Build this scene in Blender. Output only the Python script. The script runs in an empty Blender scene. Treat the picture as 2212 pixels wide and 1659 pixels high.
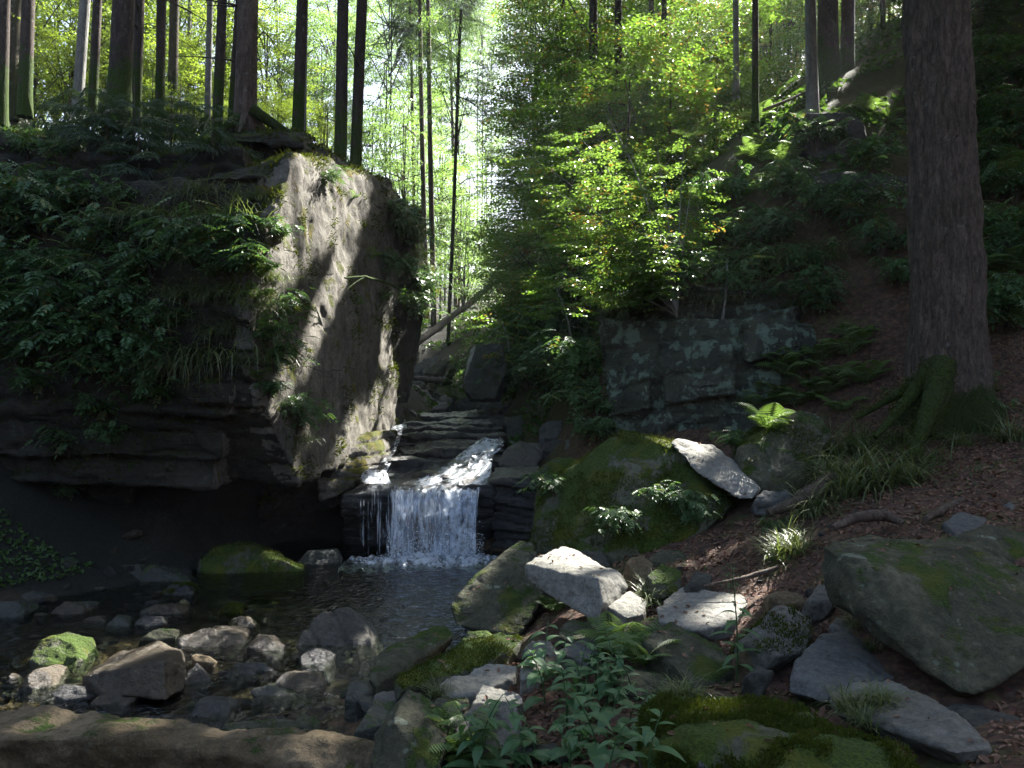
import bpy, bmesh, math, random
import numpy as np
from mathutils import Vector

random.seed(7)
RNG = np.random.default_rng(7)
SC = bpy.context.scene
COL = SC.collection

# ------------------------------------------------------------------ camera, sky, sun, exposure
CAM_Z = 2.0
F_PX, CX, CY = 1841.0, 1106.0, 829.5          # focal length and centre of a 2212 x 1659 view
cam_data = bpy.data.cameras.new('camera')
cam = bpy.data.objects.new('camera', cam_data)
COL.objects.link(cam)
cam.location = (0, 0, CAM_Z)
cam.rotation_euler = (math.radians(90), 0, 0)
cam_data.sensor_width = 36.0
cam_data.lens = 36.0 * F_PX / 2212.0
cam_data.clip_end = 600.0
SC.camera = cam

SUN_AZ, SUN_EL = math.radians(38), math.radians(41)       # azimuth from +Y towards +X
SUN = np.array([math.sin(SUN_AZ) * math.cos(SUN_EL), math.cos(SUN_AZ) * math.cos(SUN_EL), math.sin(SUN_EL)])
world = bpy.data.worlds.new('World')
SC.world = world
world.use_nodes = True
wn = world.node_tree
wn.nodes.clear()
w_sky = wn.nodes.new('ShaderNodeTexSky')
w_sky.sky_type = 'NISHITA'
w_sky.sun_disc = False
w_sky.sun_elevation = SUN_EL
w_sky.sun_rotation = SUN_AZ
w_sky.air_density = 1.0
w_sky.dust_density = 3.0
w_sky.ozone_density = 0.6
w_bg = wn.nodes.new('ShaderNodeBackground')
w_bg.inputs['Strength'].default_value = 0.062
w_out = wn.nodes.new('ShaderNodeOutputWorld')
wn.links.new(w_sky.outputs[0], w_bg.inputs[0])
wn.links.new(w_bg.outputs[0], w_out.inputs[0])

sun_data = bpy.data.lights.new('sun', 'SUN')
sun_data.energy = 5.0
sun_data.angle = math.radians(0.5)
sun_data.color = (1.0, 0.96, 0.90)
sun = bpy.data.objects.new('sun', sun_data)
COL.objects.link(sun)
sun.rotation_euler = Vector(SUN).to_track_quat('Z', 'Y').to_euler()

SC.view_settings.view_transform = 'Standard'
SC.view_settings.look = 'None'
SC.view_settings.exposure = 2.7
SC.view_settings.gamma = 1.0
cy = SC.cycles
cy.use_denoising = True
cy.max_bounces = 7
cy.diffuse_bounces = 3
cy.glossy_bounces = 3
cy.transmission_bounces = 4
cy.transparent_max_bounces = 12
cy.caustics_reflective = False
cy.caustics_refractive = False
cy.sample_clamp_indirect = 6.0

# ------------------------------------------------------------------ helpers
def P(u, v, y):
    """A point at depth y seen at (u, v) of the 2212 x 1659 view."""
    return np.array([(u - CX) / F_PX * y, y, CAM_Z + (CY - v) / F_PX * y])

_perm = np.random.default_rng(3).permutation(256)
_perm = np.concatenate([_perm, _perm, _perm])
_grad = np.random.default_rng(4).normal(size=(256, 3))
_grad /= np.linalg.norm(_grad, axis=1)[:, None]

def noise3(p):
    i = np.floor(p).astype(np.int64)
    f = p - i
    w = f * f * f * (f * (f * 6 - 15) + 10)
    out = np.zeros(len(p))
    for dx in (0, 1):
        wx = w[:, 0] if dx else 1 - w[:, 0]
        for dy in (0, 1):
            wy = w[:, 1] if dy else 1 - w[:, 1]
            for dz in (0, 1):
                wz = w[:, 2] if dz else 1 - w[:, 2]
                h = _perm[_perm[_perm[(i[:, 0] + dx) & 255] + ((i[:, 1] + dy) & 255)] + ((i[:, 2] + dz) & 255)]
                g = _grad[h]
                d = g[:, 0] * (f[:, 0] - dx) + g[:, 1] * (f[:, 1] - dy) + g[:, 2] * (f[:, 2] - dz)
                out += d * wx * wy * wz
    return out * 1.6

def fbm(p, octaves=4, gain=0.5):
    out, a = np.zeros(len(p)), 1.0
    for k in range(octaves):
        out += a * noise3(p * 2.0 ** k + 17.3 * k)
        a *= gain
    return out

def unit(a):
    return a / np.maximum(np.linalg.norm(a, axis=-1, keepdims=True), 1e-9)

class MB:
    """Collects vertices and faces; build() links them as ONE mesh object."""
    def __init__(self):
        self.v, self.f, self.n = [], [], 0
    def add(self, V, F, tint=None, mi=0):
        F = np.asarray(F)
        if len(F) == 0:
            return
        t = np.full(len(F), 0.5) if tint is None else np.broadcast_to(np.asarray(tint, float), (len(F),))
        self.v.append(np.asarray(V, float))
        self.f.append((F + self.n, t, mi))
        self.n += len(V)
    def mesh(self, name, mats, smooth=False, origin=None, uv=None):
        V = np.concatenate(self.v)
        if origin is not None:
            V = V - np.asarray(origin)
        me = bpy.data.meshes.new(name)
        me.vertices.add(len(V))
        me.vertices.foreach_set('co', V.astype(np.float32).ravel())
        loops = np.concatenate([f.ravel() for f, t, m in self.f])
        tot = np.concatenate([np.full(len(f), f.shape[1]) for f, t, m in self.f])
        start = np.concatenate([[0], np.cumsum(tot)[:-1]])
        me.loops.add(len(loops))
        me.loops.foreach_set('vertex_index', loops.astype(np.int32))
        me.polygons.add(len(tot))
        me.polygons.foreach_set('loop_start', start.astype(np.int32))
        me.polygons.foreach_set('material_index', np.concatenate([np.full(len(f), m) for f, t, m in self.f]).astype(np.int32))
        me.polygons.foreach_set('use_smooth', np.full(len(tot), bool(smooth)))
        at = me.attributes.new('tint', 'FLOAT', 'FACE')
        at.data.foreach_set('value', np.concatenate([t for f, t, m in self.f]).astype(np.float32))
        if uv is not None:
            lay = me.uv_layers.new(name='flow')
            lay.data.foreach_set('uv', uv[loops].astype(np.float32).ravel())
        for m in (mats if isinstance(mats, (list, tuple)) else [mats]):
            me.materials.append(m)
        me.update(calc_edges=True)
        return me
    def build(self, name, mats, parent=None, smooth=False, loc=None, uv=None):
        me = self.mesh(name, mats, smooth, loc if parent is None else None, uv)
        o = bpy.data.objects.new(name, me)
        COL.objects.link(o)
        if parent is not None:
            o.parent = parent
        elif loc is not None:
            o.location = loc
        return o

def tag(o, label=None, cat=None, group=None, kind=None):
    if label: o['label'] = label
    if cat: o['category'] = cat
    if group: o['group'] = group
    if kind: o['kind'] = kind
    return o

def empty(name, loc, label, cat, group=None, rz=0.0, sc=1.0):
    o = bpy.data.objects.new(name, None)
    COL.objects.link(o)
    o.location = loc
    o.rotation_euler = (0, 0, rz)
    o.scale = (sc, sc, sc)
    o.empty_display_size = 0.1
    return tag(o, label, cat, group)

def copy_tree(src, loc, rz, sc, label, group):
    r = src.copy()
    COL.objects.link(r)
    r.location = loc
    r.rotation_euler = (0, 0, rz)
    r.scale = (sc, sc, sc)
    r['label'] = label
    if group: r['group'] = group
    elif 'group' in r: del r['group']
    for ch in src.children:
        c = ch.copy()
        COL.objects.link(c)
        c.parent = r
    return r

def tube(path, radii, seg=8, wob=0.0, seed=0):
    path = np.asarray(path, float)
    radii = np.asarray(radii, float)
    t = np.gradient(path, axis=0)
    t = unit(t)
    ref = np.where(np.abs(t[:, 2:3]) > 0.9, np.array([[1.0, 0, 0]]), np.array([[0, 0, 1.0]]))
    a = unit(np.cross(t, ref))
    b = np.cross(t, a)
    ang = np.linspace(0, 2 * math.pi, seg, endpoint=False)
    ring = a[:, None, :] * np.cos(ang)[None, :, None] + b[:, None, :] * np.sin(ang)[None, :, None]
    r = np.repeat(radii[:, None], seg, 1)
    if wob:
        q = np.stack([np.repeat(np.cos(ang)[None], len(path), 0) * 1.7, np.repeat(np.sin(ang)[None], len(path), 0) * 1.7,
                      np.repeat(np.arange(len(path))[:, None] * 0.45, seg, 1)], -1).reshape(-1, 3) + seed * 9.7
        r = r * (1 + wob * fbm(q, 2).reshape(r.shape))
    V = (path[:, None, :] + ring * r[:, :, None]).reshape(-1, 3)
    n = len(path)
    i = np.arange(n - 1)[:, None] * seg
    j = np.arange(seg)[None, :]
    k = (j + 1) % seg
    F = np.stack([i + j, i + k, i + seg + k, i + seg + j], -1).reshape(-1, 4)
    return V, F

def bez(p0, p1, p2, n=8):
    t = np.linspace(0, 1, n)[:, None]
    return (1 - t) ** 2 * np.asarray(p0) + 2 * t * (1 - t) * np.asarray(p1) + t * t * np.asarray(p2)

def leafset(C, A, N, L, W, fold=0.18, curl=0.0, kind=4):
    """Leaves at C along A with normals N. kind 4: one bent diamond; kind 6: two folded halves."""
    C, A, N = (np.asarray(q, float) for q in (C, A, N))
    A = unit(A)
    S = unit(np.cross(N, A))
    N = np.cross(A, S)
    L = np.broadcast_to(np.asarray(L, float), (len(C),))[:, None]
    W = np.broadcast_to(np.asarray(W, float), (len(C),))[:, None]
    n = len(C)
    if kind == 4:
        V = np.stack([C, C + A * L * .45 + S * W * .5 + N * W * fold, C + A * L - N * L * curl, C + A * L * .45 - S * W * .5 + N * W * fold], 1)
        F = np.arange(n)[:, None] * 4 + np.array([[0, 1, 2, 3]])
        return V.reshape(-1, 3), F
    V = np.stack([C, C + A * L * .28 + S * W * .44 + N * W * fold, C + A * L * .62 + S * W * .42 + N * (W * fold - L * curl * .4),
                  C + A * L - N * L * curl,
                  C + A * L * .62 - S * W * .42 + N * (W * fold - L * curl * .4), C + A * L * .28 - S * W * .44 + N * W * fold], 1)
    F = np.stack([np.arange(n)[:, None] * 6 + np.array([[0, 1, 2, 3]]), np.arange(n)[:, None] * 6 + np.array([[3, 4, 5, 0]])], 1)
    return V.reshape(-1, 3), F.reshape(-1, 4)

def frames(pos, xdir, up, scale):
    """4x4 matrices with local x along xdir and z near up."""
    x = unit(np.asarray(xdir, float))
    y = unit(np.cross(np.asarray(up, float), x))
    z = np.cross(x, y)
    M = np.zeros((len(x), 4, 4))
    s = np.broadcast_to(np.asarray(scale, float), (len(x),))[:, None]
    M[:, :3, 0], M[:, :3, 1], M[:, :3, 2], M[:, :3, 3], M[:, 3, 3] = x * s, y * s, z * s, pos, 1
    return M

def stamp(mb, T, M, rng, jitter=0.22, keep=None, mi=0):
    """Copies of template T = (V, F, tint) under matrices M into mb; keep(centres) drops single leaves."""
    V, F, t = T
    W = np.einsum('mij,nj->mni', M[:, :3, :3], V) + M[:, None, :3, 3]
    n = len(V)
    FF = (np.arange(len(M)) * n)[:, None, None] + F[None]
    tt = np.clip(t[None] + rng.normal(0, jitter, (len(M), 1)), 0, 1)
    W = W.reshape(-1, 3)
    FF = FF.reshape(-1, F.shape[1])
    tt = np.broadcast_to(tt, (len(M), len(F))).reshape(-1)
    if keep is not None:
        k = keep(W[FF].mean(1))
        FF, tt = FF[k], tt[k]
    mb.add(W, FF, tt, mi)

# ------------------------------------------------------------------ materials
class NT:
    def __init__(self, name):
        self.m = bpy.data.materials.new(name)
        self.m.use_nodes = True
        self.t = self.m.node_tree
        self.t.nodes.clear()
        self.out = self.t.nodes.new('ShaderNodeOutputMaterial')
    def n(self, typ, ins=None, **props):
        nd = self.t.nodes.new('ShaderNode' + typ)
        for k, v in props.items():
            setattr(nd, k, v)
        for k, v in (ins or {}).items():
            self.put(nd.inputs[k], v)
        return nd
    def put(self, sock, v):
        if isinstance(v, bpy.types.NodeSocket):
            self.t.links.new(v, sock)
        else:
            if isinstance(v, (tuple, list)) and len(v) == 3 and sock.type == 'RGBA':
                v = (*v, 1.0)
            sock.default_value = v
    def noise(self, vec, scale, detail=4, rough=0.55, dist=0.0):
        return self.n('TexNoise', {'Vector': vec, 'Scale': scale, 'Detail': detail, 'Roughness': rough, 'Distortion': dist}).outputs['Fac']
    def math(self, op, a, b=0.0, c=None):
        nd = self.n('Math', operation=op)
        self.put(nd.inputs[0], a)
        self.put(nd.inputs[1], b)
        if c is not None: self.put(nd.inputs[2], c)
        return nd.outputs[0]
    def step(self, x, lo, hi):
        nd = self.n('MapRange', interpolation_type='SMOOTHSTEP')
        self.put(nd.inputs['Value'], x)
        self.put(nd.inputs['From Min'], lo)
        self.put(nd.inputs['From Max'], hi)
        return nd.outputs[0]
    def mix(self, f, a, b):
        nd = self.n('Mix', data_type='RGBA')
        self.put(nd.inputs[0], f)
        self.put(nd.inputs[6], a)
        self.put(nd.inputs[7], b)
        return nd.outputs[2]
    def mul(self, a, b, f=1.0):
        nd = self.n('Mix', data_type='RGBA', blend_type='MULTIPLY')
        self.put(nd.inputs[0], f)
        self.put(nd.inputs[6], a)
        self.put(nd.inputs[7], b)
        return nd.outputs[2]
    def bump(self, h, strength, dist, normal=None):
        nd = self.n('Bump', {'Height': h, 'Strength': strength, 'Distance': dist})
        if normal is not None: self.put(nd.inputs['Normal'], normal)
        return nd.outputs[0]
    def done(self, sh):
        self.t.links.new(sh, self.out.inputs['Surface'])
        return self.m

def mat_rock(name, c1, c2, moss=0.3, lichen=0.3, rough=0.85, moss_c=(0.040, 0.075, 0.010), lichen_c=(0.20, 0.23, 0.17), stain=0.6, spec=0.3, streak=False, cracks=False):
    m = NT(name)
    tc = m.n('TexCoord').outputs['Object']
    g = m.n('NewGeometry')
    nz = m.n('SeparateXYZ', {0: g.outputs['Normal']}).outputs[2]
    big = m.noise(tc, 2.2, 6, 0.6)
    mid = m.noise(tc, 9, 8, 0.65)
    fine = m.noise(tc, 55, 6, 0.7)
    col = m.mix(m.step(big, 0.35, 0.65), c1, c2)
    col = m.mix(m.math('MULTIPLY', m.step(mid, 0.48, 0.72), stain), col, tuple(x * 0.38 for x in c1))
    col = m.mix(m.math('MULTIPLY', m.step(fine, 0.5, 0.75), 0.35), col, tuple(min(1, x * 1.7) for x in c2))
    v2 = m.n('TexVoronoi', {'Vector': m.n('VectorMath', {0: tc, 1: (0.0, 0.0, 0.0)}, operation='ADD').outputs[0], 'Scale': 60.0}).outputs['Distance']
    grain = m.noise(tc, 24, 7, 0.75)
    gm_ = m.n('MapRange', {'Value': grain, 'From Min': 0.3, 'From Max': 0.7, 'To Min': 0.45, 'To Max': 1.5}).outputs[0]
    col = m.mul(col, m.n('CombineColor', {0: gm_, 1: gm_, 2: gm_}).outputs[0], 0.8)
    col = m.mix(m.math('MULTIPLY', m.step(v2, 0.22, 0.08), 0.4), col, tuple(min(1, x * 1.9) for x in c2))
    if lichen > 0:
        l1 = m.noise(tc, 5.5, 7, 0.62, 0.3)
        sp = m.n('TexVoronoi', {'Vector': tc, 'Scale': 17.0}).outputs['Distance']
        spot = m.math('MULTIPLY', m.step(sp, 0.30, 0.16), m.step(m.noise(tc, 3.1, 3), 0.45, 0.6))
        lm = m.math('MAXIMUM', m.step(l1, 0.74 - 0.2 * lichen, 0.78 - 0.2 * lichen), m.math('MULTIPLY', spot, min(1.0, lichen * 1.5)))
        col = m.mix(m.math('MULTIPLY', lm, 0.75), col, lichen_c)
    mo = m.noise(tc, 3.2, 7, 0.66, 0.5)
    mn = m.math('ADD', m.math('MULTIPLY', nz, 0.22), mo)
    mask = m.step(mn, 0.93 - 0.52 * moss, 1.03 - 0.52 * moss)
    mtex = m.noise(tc, 70, 4, 0.7)
    mcol = m.mix(m.step(mtex, 0.3, 0.75), tuple(x * 0.45 for x in moss_c), tuple(x * 1.75 for x in moss_c))
    mcol = m.mix(m.step(m.noise(tc, 4.7, 4), 0.45, 0.7), mcol, (moss_c[0] * 2.0, moss_c[1] * 1.3, moss_c[2]))
    ck = None
    if cracks:
        xyz = m.n('SeparateXYZ', {0: tc}).outputs
        for fq, off, thr in ((0.85, .13, .010),):
            sv = m.math('ADD', m.math('ADD', m.math('MULTIPLY', xyz[2], fq), m.math('MULTIPLY', xyz[1], .05 * fq)), m.math('ADD', m.math('MULTIPLY', m.noise(tc, 0.9, 5), .42), off))
            fr = m.math('ABSOLUTE', m.math('SUBTRACT', m.math('FRACT', sv), .5))
            c_ = m.math('MULTIPLY', m.step(fr, thr * fq, thr * .3 * fq), m.step(m.noise(tc, 1.7, 3), .42, .6))
            ck = c_ if ck is None else m.math('MAXIMUM', ck, c_)
        mpv = m.n('Mapping', {'Vector': tc, 'Scale': (7, 7, 1.1)}).outputs[0]
        col = m.mix(m.math('MULTIPLY', m.step(m.noise(mpv, 1.0, 6, .65), .5, .68), .55), col, tuple(x * .4 for x in c1))
        col = m.mix(m.math('MULTIPLY', ck, .8), col, (0.02, 0.018, 0.015))
    col = m.mix(mask, col, mcol)
    h = m.math('ADD', m.math('ADD', m.math('MULTIPLY', mid, 0.6), m.math('MULTIPLY', grain, 0.5)), m.math('MULTIPLY', fine, 0.25))
    if streak:
        mp = m.n('Mapping', {'Vector': tc, 'Scale': (1.2, 1.2, 22.0), 'Rotation': (0.05, 0.07, 0)}).outputs[0]
        h = m.math('ADD', h, m.math('MULTIPLY', m.noise(mp, 1.0, 5, 0.6), 0.7))
    h = m.math('ADD', h, m.math('MULTIPLY', m.math('MULTIPLY', mask, mtex), 1.1))
    if ck is not None: h = m.math('SUBTRACT', h, m.math('MULTIPLY', ck, .8))
    nrm = m.bump(h, 0.9, 0.04)
    p = m.n('BsdfPrincipled', {'Base Color': col, 'Normal': nrm})
    m.put(p.inputs['Roughness'], m.mix(mask, (rough,) * 3, (0.95,) * 3))
    p.inputs['Specular IOR Level'].default_value = spec
    return m.done(p.outputs[0])

def mat_leaf(name, c_dark, c_light, trans, t_amt=0.45, rough=0.42, spec=0.5, odd=None):
    m = NT(name)
    t = m.n('Attribute', attribute_name='tint').outputs['Fac']
    oi = m.n('ObjectInfo').outputs['Random']
    k = m.math('ADD', m.math('MULTIPLY', t, 0.8), m.math('MULTIPLY', oi, 0.2))
    col = m.mix(k, c_dark, c_light)
    tcol = m.mix(k, tuple(x * 0.6 for x in trans), trans)
    if odd:
        o = m.step(t, 0.955, 0.97)
        col = m.mix(o, col, odd)
        tcol = m.mix(o, tcol, tuple(min(1, x * 1.8) for x in odd))
    p = m.n('BsdfPrincipled', {'Base Color': col, 'Roughness': rough})
    p.inputs['Specular IOR Level'].default_value = spec
    tr = m.n('BsdfTranslucent', {'Color': tcol})
    mx = m.n('MixShader', {0: t_amt, 1: p.outputs[0], 2: tr.outputs[0]})
    return m.done(mx.outputs[0])

def mat_bark(name, c1, c2, moss_h=0.0, vs=1.0, moss_c=(0.04, 0.07, 0.01)):
    m = NT(name)
    tc = m.n('TexCoord').outputs['Object']
    mp = m.n('Mapping', {'Vector': tc, 'Scale': (9 * vs, 9 * vs, 2.6 * vs)}).outputs[0]
    a = m.noise(mp, 1.6, 8, 0.7, 0.6)
    vo = m.n('TexVoronoi', {'Vector': m.n('VectorMath', {0: mp, 1: m.n('VectorMath', {0: m.n('TexNoise', {'Vector': mp, 'Scale': 1.3, 'Detail': 5.0}).outputs['Color'], 1: (1.6, 1.6, 1.6)}, operation='MULTIPLY').outputs[0]}, operation='ADD').outputs[0], 'Scale': 2.6}, feature='DISTANCE_TO_EDGE').outputs['Distance']
    crack = m.math('ADD', m.math('MULTIPLY', m.step(vo, 0.0, 0.10), .45), .55)
    col = m.mix(m.step(a, 0.32, 0.68), c1, c2)
    col = m.mix(crack, tuple(x * 0.5 for x in c1), col)
    col = m.mix(m.math('MULTIPLY', m.step(m.noise(tc, 1.3, 5), 0.5, 0.7), 0.5), col, (c1[0] * 0.9, c1[1] * 1.15, c1[2] * 0.8))
    col = m.mix(m.math('MULTIPLY', m.step(m.noise(tc, 14, 5), 0.62, 0.7), 0.6), col, (0.16, 0.17, 0.14))
    if moss_h > 0:
        z = m.n('SeparateXYZ', {0: tc}).outputs[2]
        mk = m.step(m.math('ADD', m.math('MULTIPLY', z, -1.0 / moss_h), m.math('MULTIPLY', m.noise(tc, 4, 6, 0.65), 2.2)), 0.35, 0.75)
        mt = m.noise(tc, 60, 4, 0.7)
        col = m.mix(mk, col, m.mix(m.step(mt, 0.3, 0.75), tuple(x * .4 for x in moss_c), tuple(x * 1.6 for x in moss_c)))
    h = m.math('ADD', m.math('MULTIPLY', a, 0.6), m.math('MULTIPLY', crack, 0.5))
    p = m.n('BsdfPrincipled', {'Base Color': col, 'Roughness': 0.9, 'Normal': m.bump(h, 0.8, 0.03)})
    p.inputs['Specular IOR Level'].default_value = 0.2
    return m.done(p.outputs[0])

ROCK = {
    'grey': mat_rock('grey_stone', (0.10, 0.097, 0.082), (0.17, 0.165, 0.14), 0.22, 0.35),
    'pale': mat_rock('pale_stone', (0.17, 0.165, 0.135), (0.26, 0.25, 0.215), 0.2, 0.15, stain=0.35),
    'green': mat_rock('algae_green_stone', (0.050, 0.052, 0.030), (0.105, 0.102, 0.062), 0.50, 0.55, stain=0.75, cracks=True),
    'mossy': mat_rock('mossy_stone', (0.07, 0.075, 0.045), (0.12, 0.12, 0.085), 0.74, 0.3, moss_c=(0.050, 0.085, 0.010)),
    'dark': mat_rock('dark_stone', (0.04, 0.042, 0.034), (0.075, 0.075, 0.06), 0.3, 0.3),
    'blue': mat_rock('blue_grey_stone', (0.082, 0.083, 0.078), (0.135, 0.136, 0.126), 0.14, 0.15, stain=0.4),
    'wet': mat_rock('wet_stone', (0.022, 0.022, 0.020), (0.045, 0.043, 0.036), 0.22, 0.0, rough=0.30, spec=0.5, streak=True),
    'wetmoss': mat_rock('wet_mossy_stone', (0.035, 0.04, 0.03), (0.06, 0.06, 0.045), 0.5, 0.0, rough=0.3, spec=0.5),
    'brown': mat_rock('brown_wet_stone', (0.034, 0.026, 0.014), (0.075, 0.056, 0.030), 0.24, 0.0, rough=0.28, spec=0.5),
    'tan': mat_rock('tan_stone', (0.095, 0.070, 0.036), (0.18, 0.14, 0.085), 0.40, 0.3, stain=0.75),
    'cliffside': mat_rock('mossy_cliff_side_painted_shade', (0.020, 0.019, 0.013), (0.045, 0.040, 0.028), 0.58, 0.3, stain=0.9, moss_c=(0.030, 0.050, 0.008), lichen_c=(0.10, 0.12, 0.10), streak=True),  # mossy, soil-covered side with its shade painted into the dark colour
    'cliff': mat_rock('cliff_stone', (0.090, 0.082, 0.064), (0.165, 0.152, 0.125), 0.70, 0.25, stain=0.85, moss_c=(0.070, 0.080, 0.008), cracks=True),
    'wall': mat_rock('lichen_wall_stone', (0.035, 0.04, 0.028), (0.065, 0.07, 0.045), 0.34, 1.0, lichen_c=(0.15, 0.21, 0.155), cracks=True, streak=True),
    'striped': mat_rock('striped_stone', (0.06, 0.053, 0.04), (0.12, 0.117, 0.10), 0.1, 0.2),
}
LEAF = {
    'beech': mat_leaf('beech_leaves', (0.030, 0.085, 0.012), (0.075, 0.145, 0.020), (0.26, 0.46, 0.045), 0.5, rough=0.36, odd=(0.20, 0.13, 0.02)),
    'sapling': mat_leaf('glossy_beech_leaves', (0.035, 0.095, 0.015), (0.080, 0.150, 0.025), (0.28, 0.48, 0.06), 0.42, rough=0.30, spec=0.9, odd=(0.20, 0.13, 0.02)),
    'glow': mat_leaf('sunlit_beech_leaves', (0.040, 0.090, 0.012), (0.085, 0.145, 0.020), (0.30, 0.42, 0.04), 0.55),
    'far': mat_leaf('far_leaves', (0.04, 0.085, 0.025), (0.09, 0.140, 0.040), (0.24, 0.40, 0.08), 0.55),
    'spruce': mat_leaf('spruce_needles', (0.018, 0.042, 0.020), (0.042, 0.080, 0.030), (0.08, 0.14, 0.03), 0.3),
    'shrub': mat_leaf('shrub_leaves', (0.030, 0.085, 0.026), (0.070, 0.150, 0.045), (0.14, 0.28, 0.05), 0.35, odd=(0.13, 0.12, 0.02)),
    'fern': mat_leaf('fern_fronds', (0.055, 0.115, 0.026), (0.120, 0.190, 0.050), (0.22, 0.36, 0.06), 0.4),
    'grass': mat_leaf('grass_blades', (0.060, 0.095, 0.028), (0.160, 0.180, 0.070), (0.18, 0.24, 0.05), 0.35, odd=(0.28, 0.22, 0.12)),
    'herb': mat_leaf('herb_leaves', (0.045, 0.120, 0.045), (0.085, 0.175, 0.065), (0.14, 0.30, 0.07), 0.35, rough=0.45),
    'cover': mat_leaf('cover_leaves', (0.024, 0.070, 0.012), (0.065, 0.130, 0.022), (0.14, 0.26, 0.03), 0.35),
    'litter': mat_leaf('fallen_leaves', (0.080, 0.038, 0.022), (0.27, 0.16, 0.105), (0.16, 0.08, 0.03), 0.15, rough=0.7, spec=0.3),
    'moss': mat_leaf('moss_fronds', (0.020, 0.036, 0.005), (0.075, 0.095, 0.012), (0.11, 0.14, 0.01), 0.3, rough=0.8, spec=0.1, odd=(0.10, 0.07, 0.03)),
}
BARK = {
    'spruce': mat_bark('spruce_bark', (0.065, 0.048, 0.036), (0.14, 0.108, 0.084)),
    'dark': mat_bark('dark_spruce_bark', (0.045, 0.036, 0.030), (0.09, 0.07, 0.058), moss_h=1.2),
    'beech': mat_bark('grey_beech_bark', (0.15, 0.15, 0.14), (0.25, 0.25, 0.235), vs=0.5),
    'big': mat_bark('old_spruce_bark', (0.052, 0.041, 0.031), (0.135, 0.108, 0.082), moss_h=0.20, vs=1.5, moss_c=(0.026, 0.040, 0.008)),
    'mossy': mat_bark('moss_covered_bark', (0.05, 0.045, 0.028), (0.09, 0.08, 0.05), moss_h=1.1, moss_c=(0.03, 0.045, 0.008)),
    'twig': mat_bark('twig_bark', (0.07, 0.055, 0.04), (0.13, 0.11, 0.085), vs=3.0),
    'wood': mat_bark('weathered_wood', (0.13, 0.11, 0.085), (0.24, 0.21, 0.17), vs=2.0),
}

def mat_ground():
    m = NT('forest_floor')
    g = m.n('NewGeometry')
    pos = g.outputs['Position']
    z = m.n('SeparateXYZ', {0: pos}).outputs[2]
    n1 = m.noise(pos, 1.6, 6, 0.6)
    n2 = m.noise(pos, 16, 7, 0.7)
    vo = m.n('TexVoronoi', {'Vector': pos, 'Scale': 30.0, 'Randomness': 1.0})
    chip = m.mix(0.6, vo.outputs['Color'], (0.5, 0.5, 0.5))
    col = m.mix(m.step(n2, 0.35, 0.7), (0.045, 0.026, 0.017), (0.160, 0.092, 0.060))
    col = m.mul(col, chip, 0.5)
    gm = m.step(m.math('ADD', m.math('MULTIPLY', n1, 0.7), m.math('MULTIPLY', n2, 0.3)), 0.52, 0.60)
    far = m.step(m.n('SeparateXYZ', {0: pos}).outputs[1], 9.0, 16.0)
    gm = m.math('MAXIMUM', m.math('MULTIPLY', gm, 0.6), m.math('MULTIPLY', far, 0.75))
    col = m.mix(gm, col, m.mix(n2, (0.018, 0.035, 0.006), (0.06, 0.085, 0.016)))
    soil = m.step(m.n('SeparateXYZ', {0: pos}).outputs[0], -1.0, -2.2)  # mossy bank soil, darkened to stand in for shade below the outcrop
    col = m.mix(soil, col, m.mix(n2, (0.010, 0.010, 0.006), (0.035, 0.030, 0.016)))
    bed = m.step(z, 0.16, 0.02)
    col = m.mix(bed, col, m.mix(m.step(n2, 0.35, 0.7), (0.035, 0.024, 0.014), (0.12, 0.075, 0.038)))
    undercut_shade = m.math('MULTIPLY', m.step(m.n('SeparateXYZ', {0: pos}).outputs[0], -1.3, -2.2), m.step(m.n('SeparateXYZ', {0: pos}).outputs[1], 7.3, 8.2))  # ground colour blackened to paint the shade of the undercut
    col = m.mix(undercut_shade, col, m.mix(n2, (0.006, 0.007, 0.005), (0.022, 0.022, 0.014)))
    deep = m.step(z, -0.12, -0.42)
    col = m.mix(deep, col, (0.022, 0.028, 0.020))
    h = m.math('ADD', m.math('MULTIPLY', n2, 0.6), m.math('MULTIPLY', vo.outputs['Distance'], 0.8))
    p = m.n('BsdfPrincipled', {'Base Color': col, 'Roughness': 0.9, 'Normal': m.bump(h, 0.7, 0.012)})
    p.inputs['Specular IOR Level'].default_value = 0.25
    return m.done(p.outputs[0])

def mat_water(name, tint, scale, strength):
    m = NT(name)
    pos = m.n('NewGeometry').outputs['Position']
    mp = m.n('Mapping', {'Vector': pos, 'Scale': (1.0, 0.8, 1.0)}).outputs[0]
    h = m.math('ADD', m.noise(mp, scale, 3, 0.55, 0.4), m.math('MULTIPLY', m.noise(mp, scale * 2.7, 3, 0.6), 0.35))
    nrm = m.bump(h, strength, 0.06)
    fr = m.n('Fresnel', {'IOR': 1.33, 'Normal': nrm}).outputs[0]
    tr = m.n('BsdfTransparent', {'Color': tint})
    gl = m.n('BsdfGlossy', {'Color': (0.95, 0.97, 1.0), 'Roughness': 0.04, 'Normal': nrm})
    mx = m.n('MixShader', {0: m.math('ADD', m.math('MULTIPLY', fr, 0.92), 0.02), 1: tr.outputs[0], 2: gl.outputs[0]})
    return m.done(mx.outputs[0])

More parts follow.
